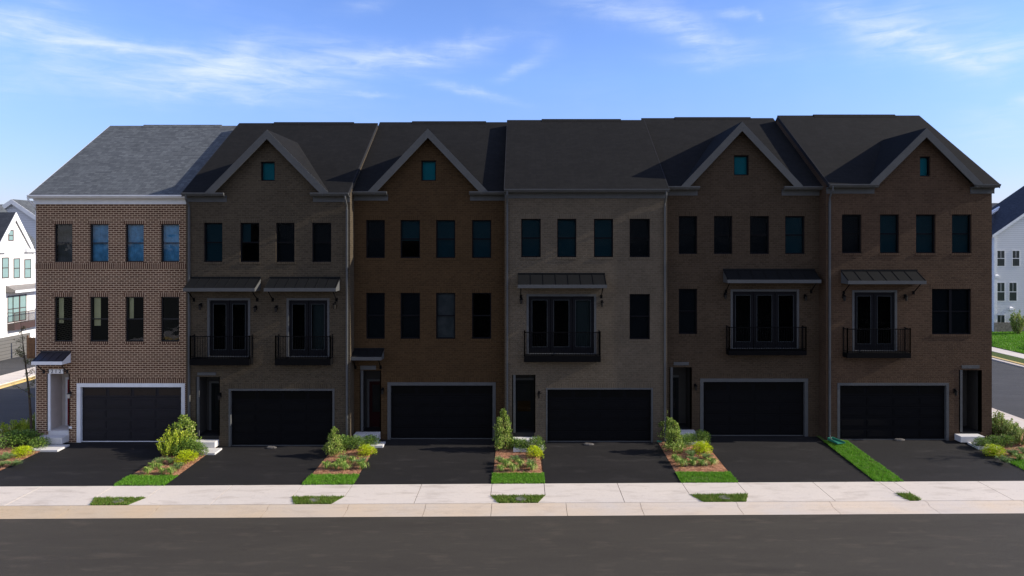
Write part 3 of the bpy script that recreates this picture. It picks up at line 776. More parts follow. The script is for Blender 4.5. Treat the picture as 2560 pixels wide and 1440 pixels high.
def doors(h, x0, x1, z0, z1, n, drapes=None):
    """french doors with n leaves in a pale surround"""
    y = h.y; h.holes.append((x0, x1, z0, z1)); t = .07; m = h.mb()
    m.box(x0-.03, x0+t, y-.015, y+.12, z0, z1+.03); m.box(x1-t, x1+.03, y-.015, y+.12, z0, z1+.03); m.box(x0+t, x1-t, y-.015, y+.12, z1-t, z1+.03)
    m.box(x0+t, x1-t, y-.01, y+.12, z0, z0+.04)
    fr = m.build('door_surround', h.m['trim'], h.t)
    xa, xb = x0+t, x1-t; w = (xb-xa)/n
    for k in range(n):
        a, b = xa+k*w+.012, xa+(k+1)*w-.012; s = .13; m = h.mb()
        m.box(a, a+s, y+.06, y+.11, z0+.05, z1-t-.01); m.box(b-s, b, y+.06, y+.11, z0+.05, z1-t-.01)
        m.box(a+s, b-s, y+.06, y+.11, z0+.05, z0+.33); m.box(a+s, b-s, y+.06, y+.11, z1-t-.17, z1-t-.01)
        d = m.build('balcony_door', h.m['frame'], h.t)
        g = h.mb(); g.quad((a+s, y+.085, z0+.33), (b-s, y+.085, z0+.33), (b-s, y+.085, z1-t-.17), (a+s, y+.085, z1-t-.17)); g.build('pane', h.m['glass'], d)
        i = h.mb(); i.box(a+s, a+s+.02, y+.05, y+.059, z0+.33, z1-t-.17); i.box(b-s-.02, b-s, y+.05, y+.059, z0+.33, z1-t-.17)
        i.box(a+s+.02, b-s-.02, y+.05, y+.059, z0+.33, z0+.35); i.box(a+s+.02, b-s-.02, y+.05, y+.059, z1-t-.19, z1-t-.17); i.build('glazing_bead', h.m['trim2'], d)
        if drapes and drapes[k]:  # plain curtain behind this leaf
            c = h.mb(); c.quad((a+s, y+.3, z0+.1), (b-s, y+.3, z0+.1), (b-s, y+.3, z1-.1), (a+s, y+.3, z1-.1)); c.build('curtain', drapes[k], d)

def balcony(h, x0, x1, zs0, zs1, zr, p=.5):
    y = h.y; m = h.mb(); m.box(x0, x1, y-p, y-.002, zs0, zs1)
    b = m.build('balcony', h.m['iron'], h.t)
    r = h.mb(); zt = zr
    def run(ax, ay, bx, by):
        L = math.hypot(bx-ax, by-ay); n = max(2, int(L/.11))
        for k in range(n+1):
            u = k/n; x = ax+(bx-ax)*u; yy = ay+(by-ay)*u; q = .022 if k in (0, n) else .007
            r.box(x-q, x+q, yy-q, yy+q, zs1, zt-.02 if k not in (0, n) else zt+.03)
        if abs(bx-ax) > .01:
            r.box(ax, bx, ay-.016, ay+.016, zt-.035, zt); r.box(ax, bx, ay-.01, ay+.01, zs1+.07, zs1+.09)
        else:
            r.box(ax-.016, ax+.016, ay, by, zt-.035, zt); r.box(ax-.01, ax+.01, ay, by, zs1+.07, zs1+.09)
    yo = y-p+.03
    run(x0+.03, yo, x1-.03, yo); run(x0+.03, yo, x0+.03, y-.01); run(x1-.03, yo, x1-.03, y-.01)
    r.build('railing', h.m['iron'], b)

def entry(h, x0, x1, zt, zfl, doorx, door_mat, glassdoor=False, depth=1.0, plate=None, step=None, pad=None, drape_mat=None):
    y = h.y; h.holes.append((x0, x1, h.zb-.6, zt)); m = h.mb(); z0 = zfl
    m.box(x0-.05, x0, y, y+depth, z0, zt); m.box(x1, x1+.05, y, y+depth, z0, zt); m.box(x0-.05, x1+.05, y+.15, y+depth, zt, zt+.05)
    m.box(x0-.05, x1+.05, y+depth, y+depth+.05, z0, zt)
    a = m.build('entry_wall', h.m['entry'], h.t)
    m = h.mb(); m.box(x0, x0+.11, y-.012, y+.05, z0, zt); m.box(doorx[0]-.1, doorx[0], y+depth-.06, y+depth, z0, z0+2.35); m.box(doorx[0], doorx[1], y+depth-.06, y+depth, z0+2.25, z0+2.35)
    m.build('corner_board', h.m['trim'], a)
    m = h.mb(); d0, d1 = doorx; yy = y+depth-.045
    if glassdoor:
        m.box(d0, d0+.15, yy, yy+.04, z0+.03, z0+2.25); m.box(d1-.15, d1, yy, yy+.04, z0+.03, z0+2.25)
        m.box(d0+.15, d1-.15, yy, yy+.04, z0+.03, z0+.75); m.box(d0+.15, d1-.15, yy, yy+.04, z0+2.08, z0+2.25)
    else:
        m.box(d0, d1, yy, yy+.04, z0+.03, z0+2.25)
        w = d1-d0
        for (u0, u1) in ((.12, .45), (.55, .88)):
            for (v0, v1) in ((.25, .85), (1.0, 2.05)): m.box(d0+w*u0, d0+w*u1, yy-.012, yy+.001, z0+v0, z0+v1)
    dd = m.build('front_door', door_mat, h.t)
    if glassdoor:
        g = h.mb(); g.quad((d0+.15, yy+.02, z0+.75), (d1-.15, yy+.02, z0+.75), (d1-.15, yy+.02, z0+2.08), (d0+.15, yy+.02, z0+2.08)); g.build('pane', h.m['glass'], dd)
        if drape_mat:  # plain curtain behind the lower door glass
            g = h.mb(); g.quad((d0+.15, yy+.035, z0+.75), (d1-.15, yy+.035, z0+.75), (d1-.15, yy+.035, z0+1.25), (d0+.15, yy+.035, z0+1.25)); g.build('curtain', drape_mat, dd)
    k = h.mb(); k.lathe((d0+.08, yy-.05, z0+1.0), [(0, -.03), (.03, 0), (0, .03)], 8); k.build('door_handle', h.m['iron'], dd)
    m = h.mb(); m.box(x0-.05, x1+.05, y+.02, y+depth, h.zb-.5, z0); m.build('threshold', h.m['stepmat'], h.t)
    if plate:
        m = h.mb(); m.box(plate[0], plate[1], y-.025, y-.001, plate[2], plate[3]); p = m.build('house_number', h.m['plate'], h.t)
        if plate[4]:
            cu = bpy.data.curves.new('digits', 'FONT'); cu.body = plate[4]; cu.size = (plate[3]-plate[2])*1.15; cu.align_x = 'CENTER'; cu.align_y = 'CENTER'
            cu.space_character = 1.55; cu.extrude = .003
            tmp = bpy.data.objects.new('digits', cu); COL.objects.link(tmp)
            dg = bpy.context.evaluated_depsgraph_get(); me = bpy.data.meshes.new_from_object(tmp.evaluated_get(dg)); bpy.data.objects.remove(tmp)
            me.transform(Matrix.Rotation(pi/2, 4, 'X')); cx, cz = (plate[0]+plate[1])/2, (plate[2]+plate[3])/2
            me.transform(Matrix.Translation(Vector((cx, y-.03, cz))-h.o)); me.materials.clear(); me.materials.append(BLK)
            o = bpy.data.objects.new('digits', me); COL.objects.link(o); o.parent = p
    if step:
        m = h.mb(); m.box(step[0], step[1], y-step[4], y+.018, step[2], step[3]); m.build('step', M_STEP, h.t, bevel=.015)
    if pad:
        m = h.mb(); m.box(pad[0], pad[1], pad[2], y-(step[4] if step else 0)-.002, h.zb-.25, h.zb+.035); m.build('front_walk', M_STEP, h.t, bevel=.01)

def cornice(h, x0, x1, ze, name='cornice'):
    """frieze board, soffit and gutter below eave at height ze"""
    y = h.y; m = h.mb()
    m.box(x0, x1, y-.035, y-.001, ze-.42, ze-.17); m.box(x0, x1, y-.06, y-.001, ze-.22, ze-.17)
    m.box(x0, x1, y-.33, y-.001, ze-.17, ze-.13)
    m.build(name, h.m['trim'], h.t)
    g = h.mb(); P = [(y-.33, ze-.17), (y-.37, ze-.15), (y-.45, ze-.06), (y-.45, ze-.01), (y-.43, ze-.01), (y-.33, ze-.03)]
    g.prism([(x0-.02, a, b) for a, b in P], (x1-x0+.04, 0, 0)); g.build('gutter', h.m['trim'], h.t)

def downspout(h, x, zt, zb, dx=0.0):
    y = h.y; m = h.mb(); r = .045
    m.tube([(x+dx, y-.38, zt-.1), (x+dx, y-.37, zt-.28), (x, y-.06, zt-.62), (x, y-.055, zt-.8)], r, 8)
    m.box(x-.04, x+.04, y-.10, y-.004, zb+.2, zt-.78)
    m.tube([(x, y-.055, zb+.24), (x, y-.1, zb+.1), (x, y-.28, zb+.04)], r, 8)
    m.build('downspout', h.m['trim'], h.t)

def build_shell(h, eave, ridge, left_over=0, right_over=0, gable=None, depth=12.7):
    """walls with real openings, gabled main roof (ridge along x) and optional cross gable"""
    x0, x1, y, zb = h.x0, h.x1, h.y, h.zb-.5
    sl = (ridge-eave)/6.35; th = .11
    ztop = eave-.15                               # wall top at the front
    m = h.mb(); xs = sorted({x0, x1, *[v for o in h.holes for v in o[:2]]}); zs = sorted({zb, ztop, *[v for o in h.holes for v in o[2:] if zb < v < ztop]})
    for a, b in zip(xs[:-1], xs[1:]):
        for c, d in zip(zs[:-1], zs[1:]):
            mx, mz = (a+b)/2, (c+d)/2
            if any(o[0] < mx < o[1] and o[2] < mz < o[3] for o in h.holes): continue
            m.quad((a, y, c), (b, y, c), (b, y, d), (a, y, d))
    for (a, b, c, d) in h.holes:                  # reveals
        if c > ztop: continue
        c = max(c, zb); r = .2
        m.quad((a, y, c), (a, y, d), (a, y+r, d), (a, y+r, c)); m.quad((b, y, c), (b, y+r, c), (b, y+r, d), (b, y, d))
        m.quad((a, y, d), (b, y, d), (b, y+r, d), (a, y+r, d)); m.quad((a, y, c), (a, y+r, c), (b, y+r, c), (b, y, c))
    # sides and back
    yr, yb = y+6.0, y+depth-.7
    tz = lambda yy: (eave+sl*(yy-(y-.35)) if yy <= yr else ridge-sl*(yy-yr))-th-.05
    for xx in (x0, x1):
        m.add([(xx, y, zb), (xx, yb, zb), (xx, yb, tz(yb)), (xx, yr, tz(yr)), (xx, y, tz(y))], [[0, 1, 2, 3, 4] if xx == x1 else [4, 3, 2, 1, 0]])
    m.quad((x1, yb, zb), (x0, yb, zb), (x0, yb, tz(yb)), (x1, yb, tz(yb)))
    m.quad((x0, y, ztop), (x1, y, ztop), (x1, y, tz(y)), (x0, y, tz(y))) if tz(y) > ztop else None
    if gable:
        cx, hw, za = gable[:3]; gs = (za-eave)/hw
        zt = za-.12; hwall = hw-.12
        hole = gable[3]
        pts = [(cx-hwall, y, ztop), (cx+hwall, y, ztop), (cx, y, zt)]
        # gable triangle in three pieces around the attic window
        if hole:
            a, b, c, d = hole
            def xl(z): return cx-hwall*(1-(z-ztop)/(zt-ztop))
            def xr(z): return cx+hwall*(1-(z-ztop)/(zt-ztop))
            yy = y-.002
            m.add([(xl(ztop), yy, ztop), (xr(ztop), yy, ztop), (xr(c), yy, c), (xl(c), yy, c)], [[0, 1, 2, 3]])
            m.add([(xl(c), yy, c), (a, yy, c), (a, yy, d), (xl(d), yy, d)], [[0, 1, 2, 3]])
            m.add([(b, yy, c), (xr(c), yy, c), (xr(d), yy, d), (b, yy, d)], [[0, 1, 2, 3]])
            m.add([(xl(d), yy, d), (xr(d), yy, d), (cx, yy, zt)], [[0, 1, 2]])
            r = .2
            m.quad((a, yy, c), (a, yy, d), (a, y+r, d), (a, y+r, c)); m.quad((b, yy, c), (b, y+r, c), (b, y+r, d), (b, yy, d))
            m.quad((a, yy, d), (b, yy, d), (b, y+r, d), (a, y+r, d)); m.quad((a, yy, c), (a, y+r, c), (b, y+r, c), (b, yy, c))
    m.build('wall', h.m['brick'], h.t)
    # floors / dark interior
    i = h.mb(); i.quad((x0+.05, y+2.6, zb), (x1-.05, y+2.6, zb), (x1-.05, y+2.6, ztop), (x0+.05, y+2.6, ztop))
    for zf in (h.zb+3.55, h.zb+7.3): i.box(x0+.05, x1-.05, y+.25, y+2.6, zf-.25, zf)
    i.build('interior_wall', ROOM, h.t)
    # main roof
    r = h.mb(); X0, X1 = x0-left_over, x1+right_over
    ye, zl, yv = y-.35, eave-th, y+depth-.35
    r.quad((X0, yr, ridge), (X1, yr, ridge), (X1, yv, eave), (X0, yv, eave))
    r.quad((X1, yr, ridge-th), (X0, yr, ridge-th), (X0, yv, zl), (X1, yv, zl)); r.quad((X0, yv, zl), (X0, yv, eave), (X1, yv, eave), (X1, yv, zl))
    for xx, rev in ((X0, 1), (X1, 0)):
        f = [[0, 1, 2, 3]]; P = [(xx, ye, zl), (xx, yr, ridge-th), (xx, yr, ridge), (xx, ye, eave)]; P2 = [(xx, yv, zl), (xx, yv, eave), (xx, yr, ridge), (xx, yr, ridge-th)]
        r.add(P[::-1] if rev else P, f); r.add(P2[::-1] if rev else P2, f)
    def front(xa, xb, z_off, flip):
        pts = [(xa, ye, eave+z_off), (xb, ye, eave+z_off), (xb, yr, ridge+z_off), (xa, yr, ridge+z_off)]
        r.add(pts[::-1] if flip else pts, [[0, 1, 2, 3]])
    if not gable:
        front(X0, X1, 0, False); front(X0, X1, -th, True); r.quad((X0, ye, zl), (X1, ye, zl), (X1, ye, eave), (X0, ye, eave))
    else:
        cx, hw, za = gable[:3]; vy = ye+(za-eave)/sl
        for xa, xb, sg in ((X0, cx-hw, 1), (cx+hw, X1, -1)):
            for zo in (0, -th):
                pts = [(xa if sg > 0 else xb, ye, eave+zo), (cx-sg*hw, ye, eave+zo), (cx, vy, za+zo), (cx, yr, ridge+zo), (xa if sg > 0 else xb, yr, ridge+zo)]
                if (sg < 0) != (zo < 0): pts = pts[::-1]
                r.add(pts, [[0, 1, 2, 3, 4]])
            r.quad((xa, ye, zl), (xb, ye, zl), (xb, ye, eave), (xa, ye, eave))
    ro = r.build('roof', h.m['shingle'], h.t)
    # ridge vent
    v = h.mb(); w = (X1-X0); v.prism([(X0+w*.25, yr-.22, ridge-.22*sl+.012), (X0+w*.25, yr, ridge+.055), (X0+w*.25, yr+.22, ridge-.22*sl+.012)], (w*.58, 0, 0)); v.build('ridge_vent', h.m['shingle'], ro)
    # rake trim on visible ends
    for side, xx in ((-1, X0), (1, X1)):
        q = h.mb(); t0 = .03
        a, b = (xx-t0, xx-.001) if side < 0 else (xx+.001, xx+t0)
        q.prism([(a, y-.36, eave-.005), (a, yr, ridge-.005), (a, yr, ridge-.22), (a, y-.36, eave-.2)], (b-a, 0, 0)); q.build('rake_board', h.m['rake'][0 if side < 0 else 1], ro)
    if gable:
        cx, hw, za = gable[:3]; gs = (za-eave)/hw; yo = y-.38
        ydepth = (y-.35)+(za-eave)/sl             # where gable ridge meets the main roof
        g = h.mb()
        for s in (-1, 1):
            # slope surface from front edge back to valley
            A, B = Vector((cx, yo, za)), Vector((cx+s*hw, yo, eave)); C = Vector((cx, ydepth, za)); D = Vector((cx+s*hw, y-.34, eave))
            dn = Vector((0, 0, -.10)); up = Vector((0, 0, .02))
            V = [A+up, B+up, D+up, C+up, A+dn, B+dn, D+dn, C+dn]
            F_ = [[0, 1, 2, 3], [4, 7, 6, 5], [0, 4, 5, 1], [1, 5, 6, 2]]
            if s < 0: pass
            else: F_ = [f[::-1] for f in F_]
            g.add(V, F_)
        g.build('gable_roof', h.m['shingle'], h.t)
        b = h.mb(); bw = .30
        for s in (-1, 1):
            tx = Vector((s*hw, 0, eave-za)).normalized(); nn = Vector((-tx.z*s, 0, tx.x*s))
            if nn.z > 0: nn = -nn
            top = Vector((cx, yo-.03, za+.01)); bot = Vector((cx+s*hw, yo-.03, eave+.01))
            k = bw/abs(nn.z)
            b.prism([top, bot, bot+Vector((0, 0, -.16))+Vector((-s*.28, 0, 0)), top+Vector((0, 0, -k))], (0, .028, 0))
            # soffit
            b.prism([top+Vector((0, .03, -.14)), bot+Vector((0, .03, -.14)), bot+Vector((0, .03, -.18)), top+Vector((0, .03, -.18))], (0, .37, 0))
        b.build('rake_trim', h.m['trim'], h.t)

LM = dict(brick=brick('brown_brick', (.090,.042,.026), (.145,.074,.046), (.54,.40,.265)), soldier=brick('brown_soldier_brick', (.086,.040,.025), (.138,.070,.044), (.50,.37,.25), soldier=True),
          frame=BLK, glass=GL_L, trim=WHT, trim2=BLK, garage=GAR, gwin=paint('garage_glass', (.03,.022,.018), .06, .7), metal=MET, iron=paint('black_iron', (.012,.012,.014), .5), lampglass=LAMPG,
          entry=paint('entry_siding', (.56,.50,.45), .7), stepmat=M_STEP, plate=paint('number_plate', (.88,.88,.86), .5), shingle=shingle('grey_shingles', (.112,.122,.128), (.072,.079,.086), (.052,.057,.063)), rake=(WHT, WHT))
SH_D = shingle('darkened_shingles', (.0135,.0130,.0125), (.0105,.0103,.0100), (.008,.008,.008))
def DM(nm, c1, c2, mo, door=DDOOR):  # material set with the overlay's darkening put into every colour
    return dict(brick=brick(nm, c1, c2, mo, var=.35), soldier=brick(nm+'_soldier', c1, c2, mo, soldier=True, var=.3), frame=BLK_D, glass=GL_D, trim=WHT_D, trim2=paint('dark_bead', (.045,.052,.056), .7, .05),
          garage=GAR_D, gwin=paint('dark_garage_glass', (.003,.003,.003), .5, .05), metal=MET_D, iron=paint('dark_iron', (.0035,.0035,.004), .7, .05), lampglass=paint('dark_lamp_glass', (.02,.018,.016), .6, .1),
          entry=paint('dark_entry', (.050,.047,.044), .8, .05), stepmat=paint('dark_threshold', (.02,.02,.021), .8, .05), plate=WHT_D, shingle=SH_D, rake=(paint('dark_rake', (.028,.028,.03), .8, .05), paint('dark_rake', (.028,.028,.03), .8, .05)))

# ---- house 1: light brown brick
h = House(-23.06, -15.57, 0, .015, LM, 'brown brick townhouse with grey shingle roof and number 42129, at the left end', 0)
W, H = h.W, h.H
for k, (a, b) in enumerate(((135,181),(224,271),(313,359),(402,448))):
    window(h, W(a), W(b), H(655), H(560), [BL_GREY, BL_SKY, BL_SKY, BL_SKY][k])
    window(h, W(a), W(b), H(854), H(742), LIT_WALL if k < 3 else None, (.60, .66, .52)[k] if k < 3 else 1, bx=(.08, (.34, .42, .30)[k] if k < 3 else .3))  # strip behind the pane stands for a lit inner wall, light in its colour
garage(h, W(200), W(455), H(966), .15)
entry(h, W(120), W(172), H(934), H(1077), (W(122)+.26, W(172)), RED, plate=(W(123), W(159), H(934), H(923), '42129'), step=(W(107), W(173), .06, .36, .5), pad=(W(103)+.1, W(192), -1.35))
canopy(h, W(103), W(177), H(880), 3.79, .62, 4)
lamp(h, W(176), H(985))
m = h.mb(); m.box(W(173), W(180), -.03, -.001, H(1071), H(1066)); m.build('outlet_box', WHT, h.t)
m = h.mb(); m.box(h.x0-.01, h.x1, -.03, -.001, H(672), H(658)); m.build('brick_band', LM['soldier'], h.t)
cornice(h, h.x0-.1, h.x1-.0, 11.72)
m = h.mb(); m.tube([(h.x0-.12, -.38, 11.62), (h.x0-.1, -.36, 11.45), (h.x0+.02, -.1, 11.15), (h.x0-.05, .1, 11.0), (h.x0-.05, .12, .2)], .045, 8); m.build('downspout', WHT, h.t)
build_shell(h, 11.72, 16.03, .1, -.02)

# ---- house 2
h = House(-15.57, -7.97, -.75, .05, DM('taupe_darkened_brick', (0.0513,0.0400,0.0263), (0.0703,0.0552,0.0369), (0.0785,0.0622,0.0426)), 'darkened taupe brick townhouse with gable and two balconies, second from the left', 0)
W, H = h.W, h.H
for k, (a, b) in enumerate(((509,556),(600,648),(690,736),(780,828))):
    window(h, W(a), W(b), H(655), H(557), [BLD_NAVY, BLD_NAVY, BLD_DARK, BLD_DARK][k], bfrac=.5 if k == 1 else 1, bx=(0,.45) if k == 1 else (0,1))
doors(h, W(520), W(624), 4.17, H(747), 2); DRAPE = paint('door_drape', (.05,.068,.068), .8, .1); doors(h, W(718), W(822), 4.17, H(747), 2, (None, DRAPE))
balcony(h, -15.2, -12.45, 3.87, 4.16, 5.2, .45); balcony(h, -11.3, -8.75, 3.87, 4.16, 5.2, .45)
canopy(h, W(478), W(652), 7.84, 7.27, .72, 7); canopy(h, W(675), W(850), 7.84, 7.27, .72, 7)
for a, b in ((503,764),(640,770),(692,770),(838,762)): lamp(h, W(a), H(b))
garage(h, W(575), W(833), H(975), .06)
entry(h, W(492), W(547), H(942), H(1090), (W(505), W(547)), DDOOR, True, plate=(W(494), W(540), H(938), H(931), None), step=(-15.15, W(547), .08, .35, .4), pad=(-14.85, -13.72, -1.9))
lamp(h, W(551), H(988))
gh = (W(652), W(687), H(452), H(404))
gb = (-11.68, 2.82, 14.64, gh); window(h, *gh, BLD_TEAL, head=False, sash=False)
cornice(h, h.x0-.0, -11.68-2.0, 11.78); cornice(h, -11.68+2.0, h.x1, 11.78)
downspout(h, W(474), 11.78, .1); downspout(h, W(868), 11.78, .1)
build_shell(h, 11.78, 16.05, .0, .0, gb)

# ---- house 3
h = House(-7.97, -.80, 0, .15, DM('chestnut_darkened_brick', (0.0429,0.0237,0.0101), (0.0586,0.0337,0.0144), (0.0645,0.0396,0.0184)), 'darkened chestnut brick townhouse with gable, red door and no balcony, third from the left', 0)
W, H = h.W, h.H
for k, (a, b) in enumerate(((915,962),(1001,1050),(1090,1138),(1180,1228))):
    window(h, W(a), W(b), H(645), H(550), [BLD_DARK, BLD_NAVY, BLD_NAVY, BLD_NAVY][k], bfrac=(1, .55, 1, 1)[k])
    window(h, W(a), W(b), H(847), H(732), [BLD_DARK, BLD_DARK, BLD_GREY, None][k])
canopy(h, W(882), W(960), 4.42, 4.0, .62, 4)
garage(h, W(975), W(1233), H(962), .12)
entry(h, W(902), W(950), H(926), H(1082), (W(912), W(950)), RED_D, True, plate=(W(901), W(940), H(924), H(914), None), step=(W(890), W(951), .16, .50, .5), pad=(W(880)+.1, W(951)+.35, -1.15))
lamp(h, W(957), H(975))
gh = (W(1053), W(1090), H(452), H(401)); gb = (-4.41, 2.8, 14.82, gh); window(h, *gh, BLD_TEAL, head=False, sash=False)
cornice(h, h.x0, -4.41-1.95, 11.89); cornice(h, -4.41+1.95, h.x1, 11.89)
build_shell(h, 11.89, 16.23, .0, .0, gb)

# ---- house 4
h = House(-.80, 6.73, -.75, .24, DM('ash_darkened_brick', (0.0878,0.0701,0.0491), (0.1057,0.0845,0.0604), (0.1165,0.0941,0.0670)), 'darkened ash-grey brick townhouse with plain roof and no gable, fourth from the left', 0)
W, H = h.W, h.H
for k, (a, b) in enumerate(((1303,1352),(1393,1441),(1485,1533),(1574,1625))):
    window(h, W(a), W(b), H(643), H(547), [BLD_NAVY, BLD_NAVY, BLD_NAVY, BLD_DARK][k])
window(h, W(1574), W(1625), H(848), H(735), BLD_DARK)
doors(h, W(1318), W(1489), 4.3, H(737), 3, (None, None, DRAPE))
balcony(h, .09, 3.6, 4.02, 4.29, 5.39, .45); canopy(h, W(1295), W(1512), 8.02, 7.42, .72, 7)
lamp(h, W(1303), H(750)); lamp(h, W(1505), H(757))
garage(h, W(1367), W(1630), H(972), .04)
entry(h, W(1283), W(1336), H(937), H(1082), (W(1285), W(1335)), DDOOR, True, step=(W(1282), W(1342), .2, .47, .45), pad=(W(1284), W(1358), -1.9), drape_mat=paint('amber_curtain', (.07,.035,.01), .8, .1))
lamp(h, W(1348), H(984))
cornice(h, h.x0, h.x1, 11.95); downspout(h, h.x0+.12, 11.95, .3); downspout(h, h.x1-.12, 11.95, .3)
build_shell(h, 11.95, 16.22, 0, 0)

# ---- house 5
h = House(6.73, 14.1, 0, .30, DM('umber_darkened_brick', (0.0426,0.0295,0.0180), (0.0584,0.0409,0.0262), (0.0656,0.0466,0.0307)), 'darkened umber brick townhouse with gable and one triple-door balcony, fifth from the left', 0)
W, H = h.W, h.H
for k, (a, b) in enumerate(((1697,1743),(1785,1831),(1875,1923),(1963,2012))):
    window(h, W(a), W(b), H(635), H(540), [BLD_DARK, BLD_DARK, BLD_DARK, BLD_NAVY][k])
window(h, W(1697), W(1743), H(835), H(722), BLD_DARK)
doors(h, W(1828), W(1996), 4.43, H(725), 3)
balcony(h, 9.68, 13.33, 4.2, 4.42, 5.52, .45); canopy(h, W(1808), W(2036), 8.18, 7.6, .7, 7)
lamp(h, W(1812), H(738)); lamp(h, W(2012), H(742))
garage(h, W(1757), W(2013), H(953), .13)
entry(h, W(1676), W(1727), H(918), H(1072), (W(1678), W(1708)), DDOOR, True, plate=(W(1684), W(1722), H(913), H(905), None), step=(W(1685), W(1735), .32, .6, .5), pad=(W(1676)+.2, W(1748), -1.2))
lamp(h, W(1738), H(965))
gh = (W(1835), W(1872), H(438), H(388)); gb = (10.32, 2.85, 15.14, gh); window(h, *gh, BLD_TEAL, head=False, sash=False)
cornice(h, h.x0, 10.32-2.0, 12.13); cornice(h, 10.32+2.0, h.x1, 12.13)
build_shell(h, 12.13, 16.46, 0, 0, gb)

# ---- house 6
h = House(14.1, 21.78, -.75, .33, DM('russet_darkened_brick', (0.0562,0.0334,0.0205), (0.0749,0.0459,0.0280), (0.0796,0.0518,0.0325)), 'darkened russet brick townhouse with off-centre gable, at the right end of the row', 0)
W, H = h.W, h.H
for k, (a, b) in enumerate(((2105,2154),(2200,2248),(2290,2339),(2380,2429))):
    window(h, W(a), W(b), H(633), H(536), [BLD_DARK, BLD_NAVY, BLD_NAVY, BLD_NAVY][k])
window(h, W(2330), W(2428), H(836), H(722), BLD_DARK, mull=True)
doors(h, W(2132), W(2241), 4.44, H(727), 2)
balcony(h, 14.86, 17.78, 4.2, 4.43, 5.54, .45); canopy(h, W(2102), W(2292), 8.17, 7.6, .72, 6)
lamp(h, W(2108), H(742)); lamp(h, W(2262), H(742))
garage(h, W(2098), W(2367), H(962), .09)
entry(h, W(2400), W(2452), H(925), H(1080), (W(2398), W(2440)), RED_D, False, plate=(W(2404), W(2448), H(921), H(913), None), step=(20.05, 21.15, .34, .62, .45), pad=(20.35, 21.4, -1.95))
lamp(h, W(2386), H(978))
gh = (W(2300), W(2326), H(441), H(391)); gb = (18.52, 2.58, 14.72, gh); window(h, *gh, BLD_TEAL, head=False, sash=False)
cornice(h, h.x0, 18.52-2.2, 12.17); cornice(h, 18.52+2.25, h.x1+.1, 12.17)
downspout(h, W(2073), 12.17, .35)
build_shell(h, 12.17, 16.47, 0, .1, gb)

# ------------------------------------------------------------------ neighbours
SIDE = siding('grey_siding', (.76,.76,.78), .2); SIDEW = siding('white_siding', (.74,.76,.80), .2)
SHB = shingle('slate_shingles', (.060,.066,.082), (.042,.048,.062), (.03,.033,.04))
SHG = LM['shingle']; CLG = glass('neighbour_glass', (.5,.55,.55), (.8,.9,.9))
def simple_window(t, o, x0, x1, y, z0, z1, frame, pane, xf=None, bar=True, blind=None):
    m = MB(o, xf); w = .07
    m.box(x0-w, x1+w, y-.03, y+.05, z0-w, z0); m.box(x0-w, x1+w, y-.03, y+.05, z1, z1+w); m.box(x0-w, x0, y-.03, y+.05, z0, z1); m.box(x1, x1+w, y-.03, y+.05, z0, z1)
    zm = (z0+z1)/2; m.box(x0, x1, y-.03, y+.03, zm-.03, zm+.03)
    if bar: m.box((x0+x1)/2-.012, (x0+x1)/2+.012, y-.028, y+.02, zm+.03, z1)
    f = m.build('window', frame, t)
    m = MB(o, xf); m.box(x0, x1, y-.012, y-.006, z0, z1); m.build('pane', pane, f)
PANE = paint('far_window_glass', (.045,.055,.055), .08, .6); PANEG = paint('far_window_blind', (.22,.33,.32), .3, .5)

# right neighbour: siding house, gable end towards us
ox, oy = 47.05, 35.6
zg = gz(30, .28)
t = empty('siding_house', (ox+8, oy, zg), 'pale grey siding house with slate roof beyond the right side street', 'house'); o = Vector(t.location)
ez = 10.2; s_ = .69
m = MB(o); m.add([(ox, oy, zg-.5), (ox+17, oy, zg-.5), (ox+17, oy, ez), (ox+8.5, oy, ez+8.5*s_), (ox, oy, ez)], [[0,1,2,3,4]])
m.quad((ox, oy+14, zg-.5), (ox, oy, zg-.5), (ox, oy, ez), (ox, oy+14, ez)); m.quad((ox+17, oy, zg-.5), (ox+17, oy+14, zg-.5), (ox+17, oy+14, ez), (ox+17, oy, ez))
m.build('wall', SIDE, t)
m = MB(o); m.box(ox-.05, ox+17.05, oy-.06, oy+.01, zg-.5, zg+.95); m.build('stone_base', mottled('far_stone', (.20,.18,.16), (.30,.27,.24), 4, .9, .1, .3, 14, .3), t)
m = MB(o); m.box(ox-.06, ox+.16, oy-.05, oy+.16, zg+.95, ez); m.build('corner_board', WHT, t)
m = MB(o)
for a, b in (((ox-.4, ez-.28), (ox+8.5, ez+8.5*s_)), ((ox+17.4, ez-.28), (ox+8.5, ez+8.5*s_))):
    m.prism([(a[0], oy-.3, a[1]), (b[0], oy-.3, b[1]), (b[0], oy-.3, b[1]+.22), (a[0], oy-.3, a[1]+.22)], (0, 6.3, 0))
r1 = m.build('roof', SHB, t)
m = MB(o)
for a, b in (((ox-.4, ez-.28), (ox+8.5, ez+8.5*s_)), ((ox+17.4, ez-.28), (ox+8.5, ez+8.5*s_))):
    m.prism([(a[0], oy-.33, a[1]-.12), (b[0], oy-.33, b[1]-.12), (b[0], oy-.33, b[1]+.18), (a[0], oy-.33, a[1]+.18)], (0, .03, 0))
m.build('rake_board', WHT, r1)
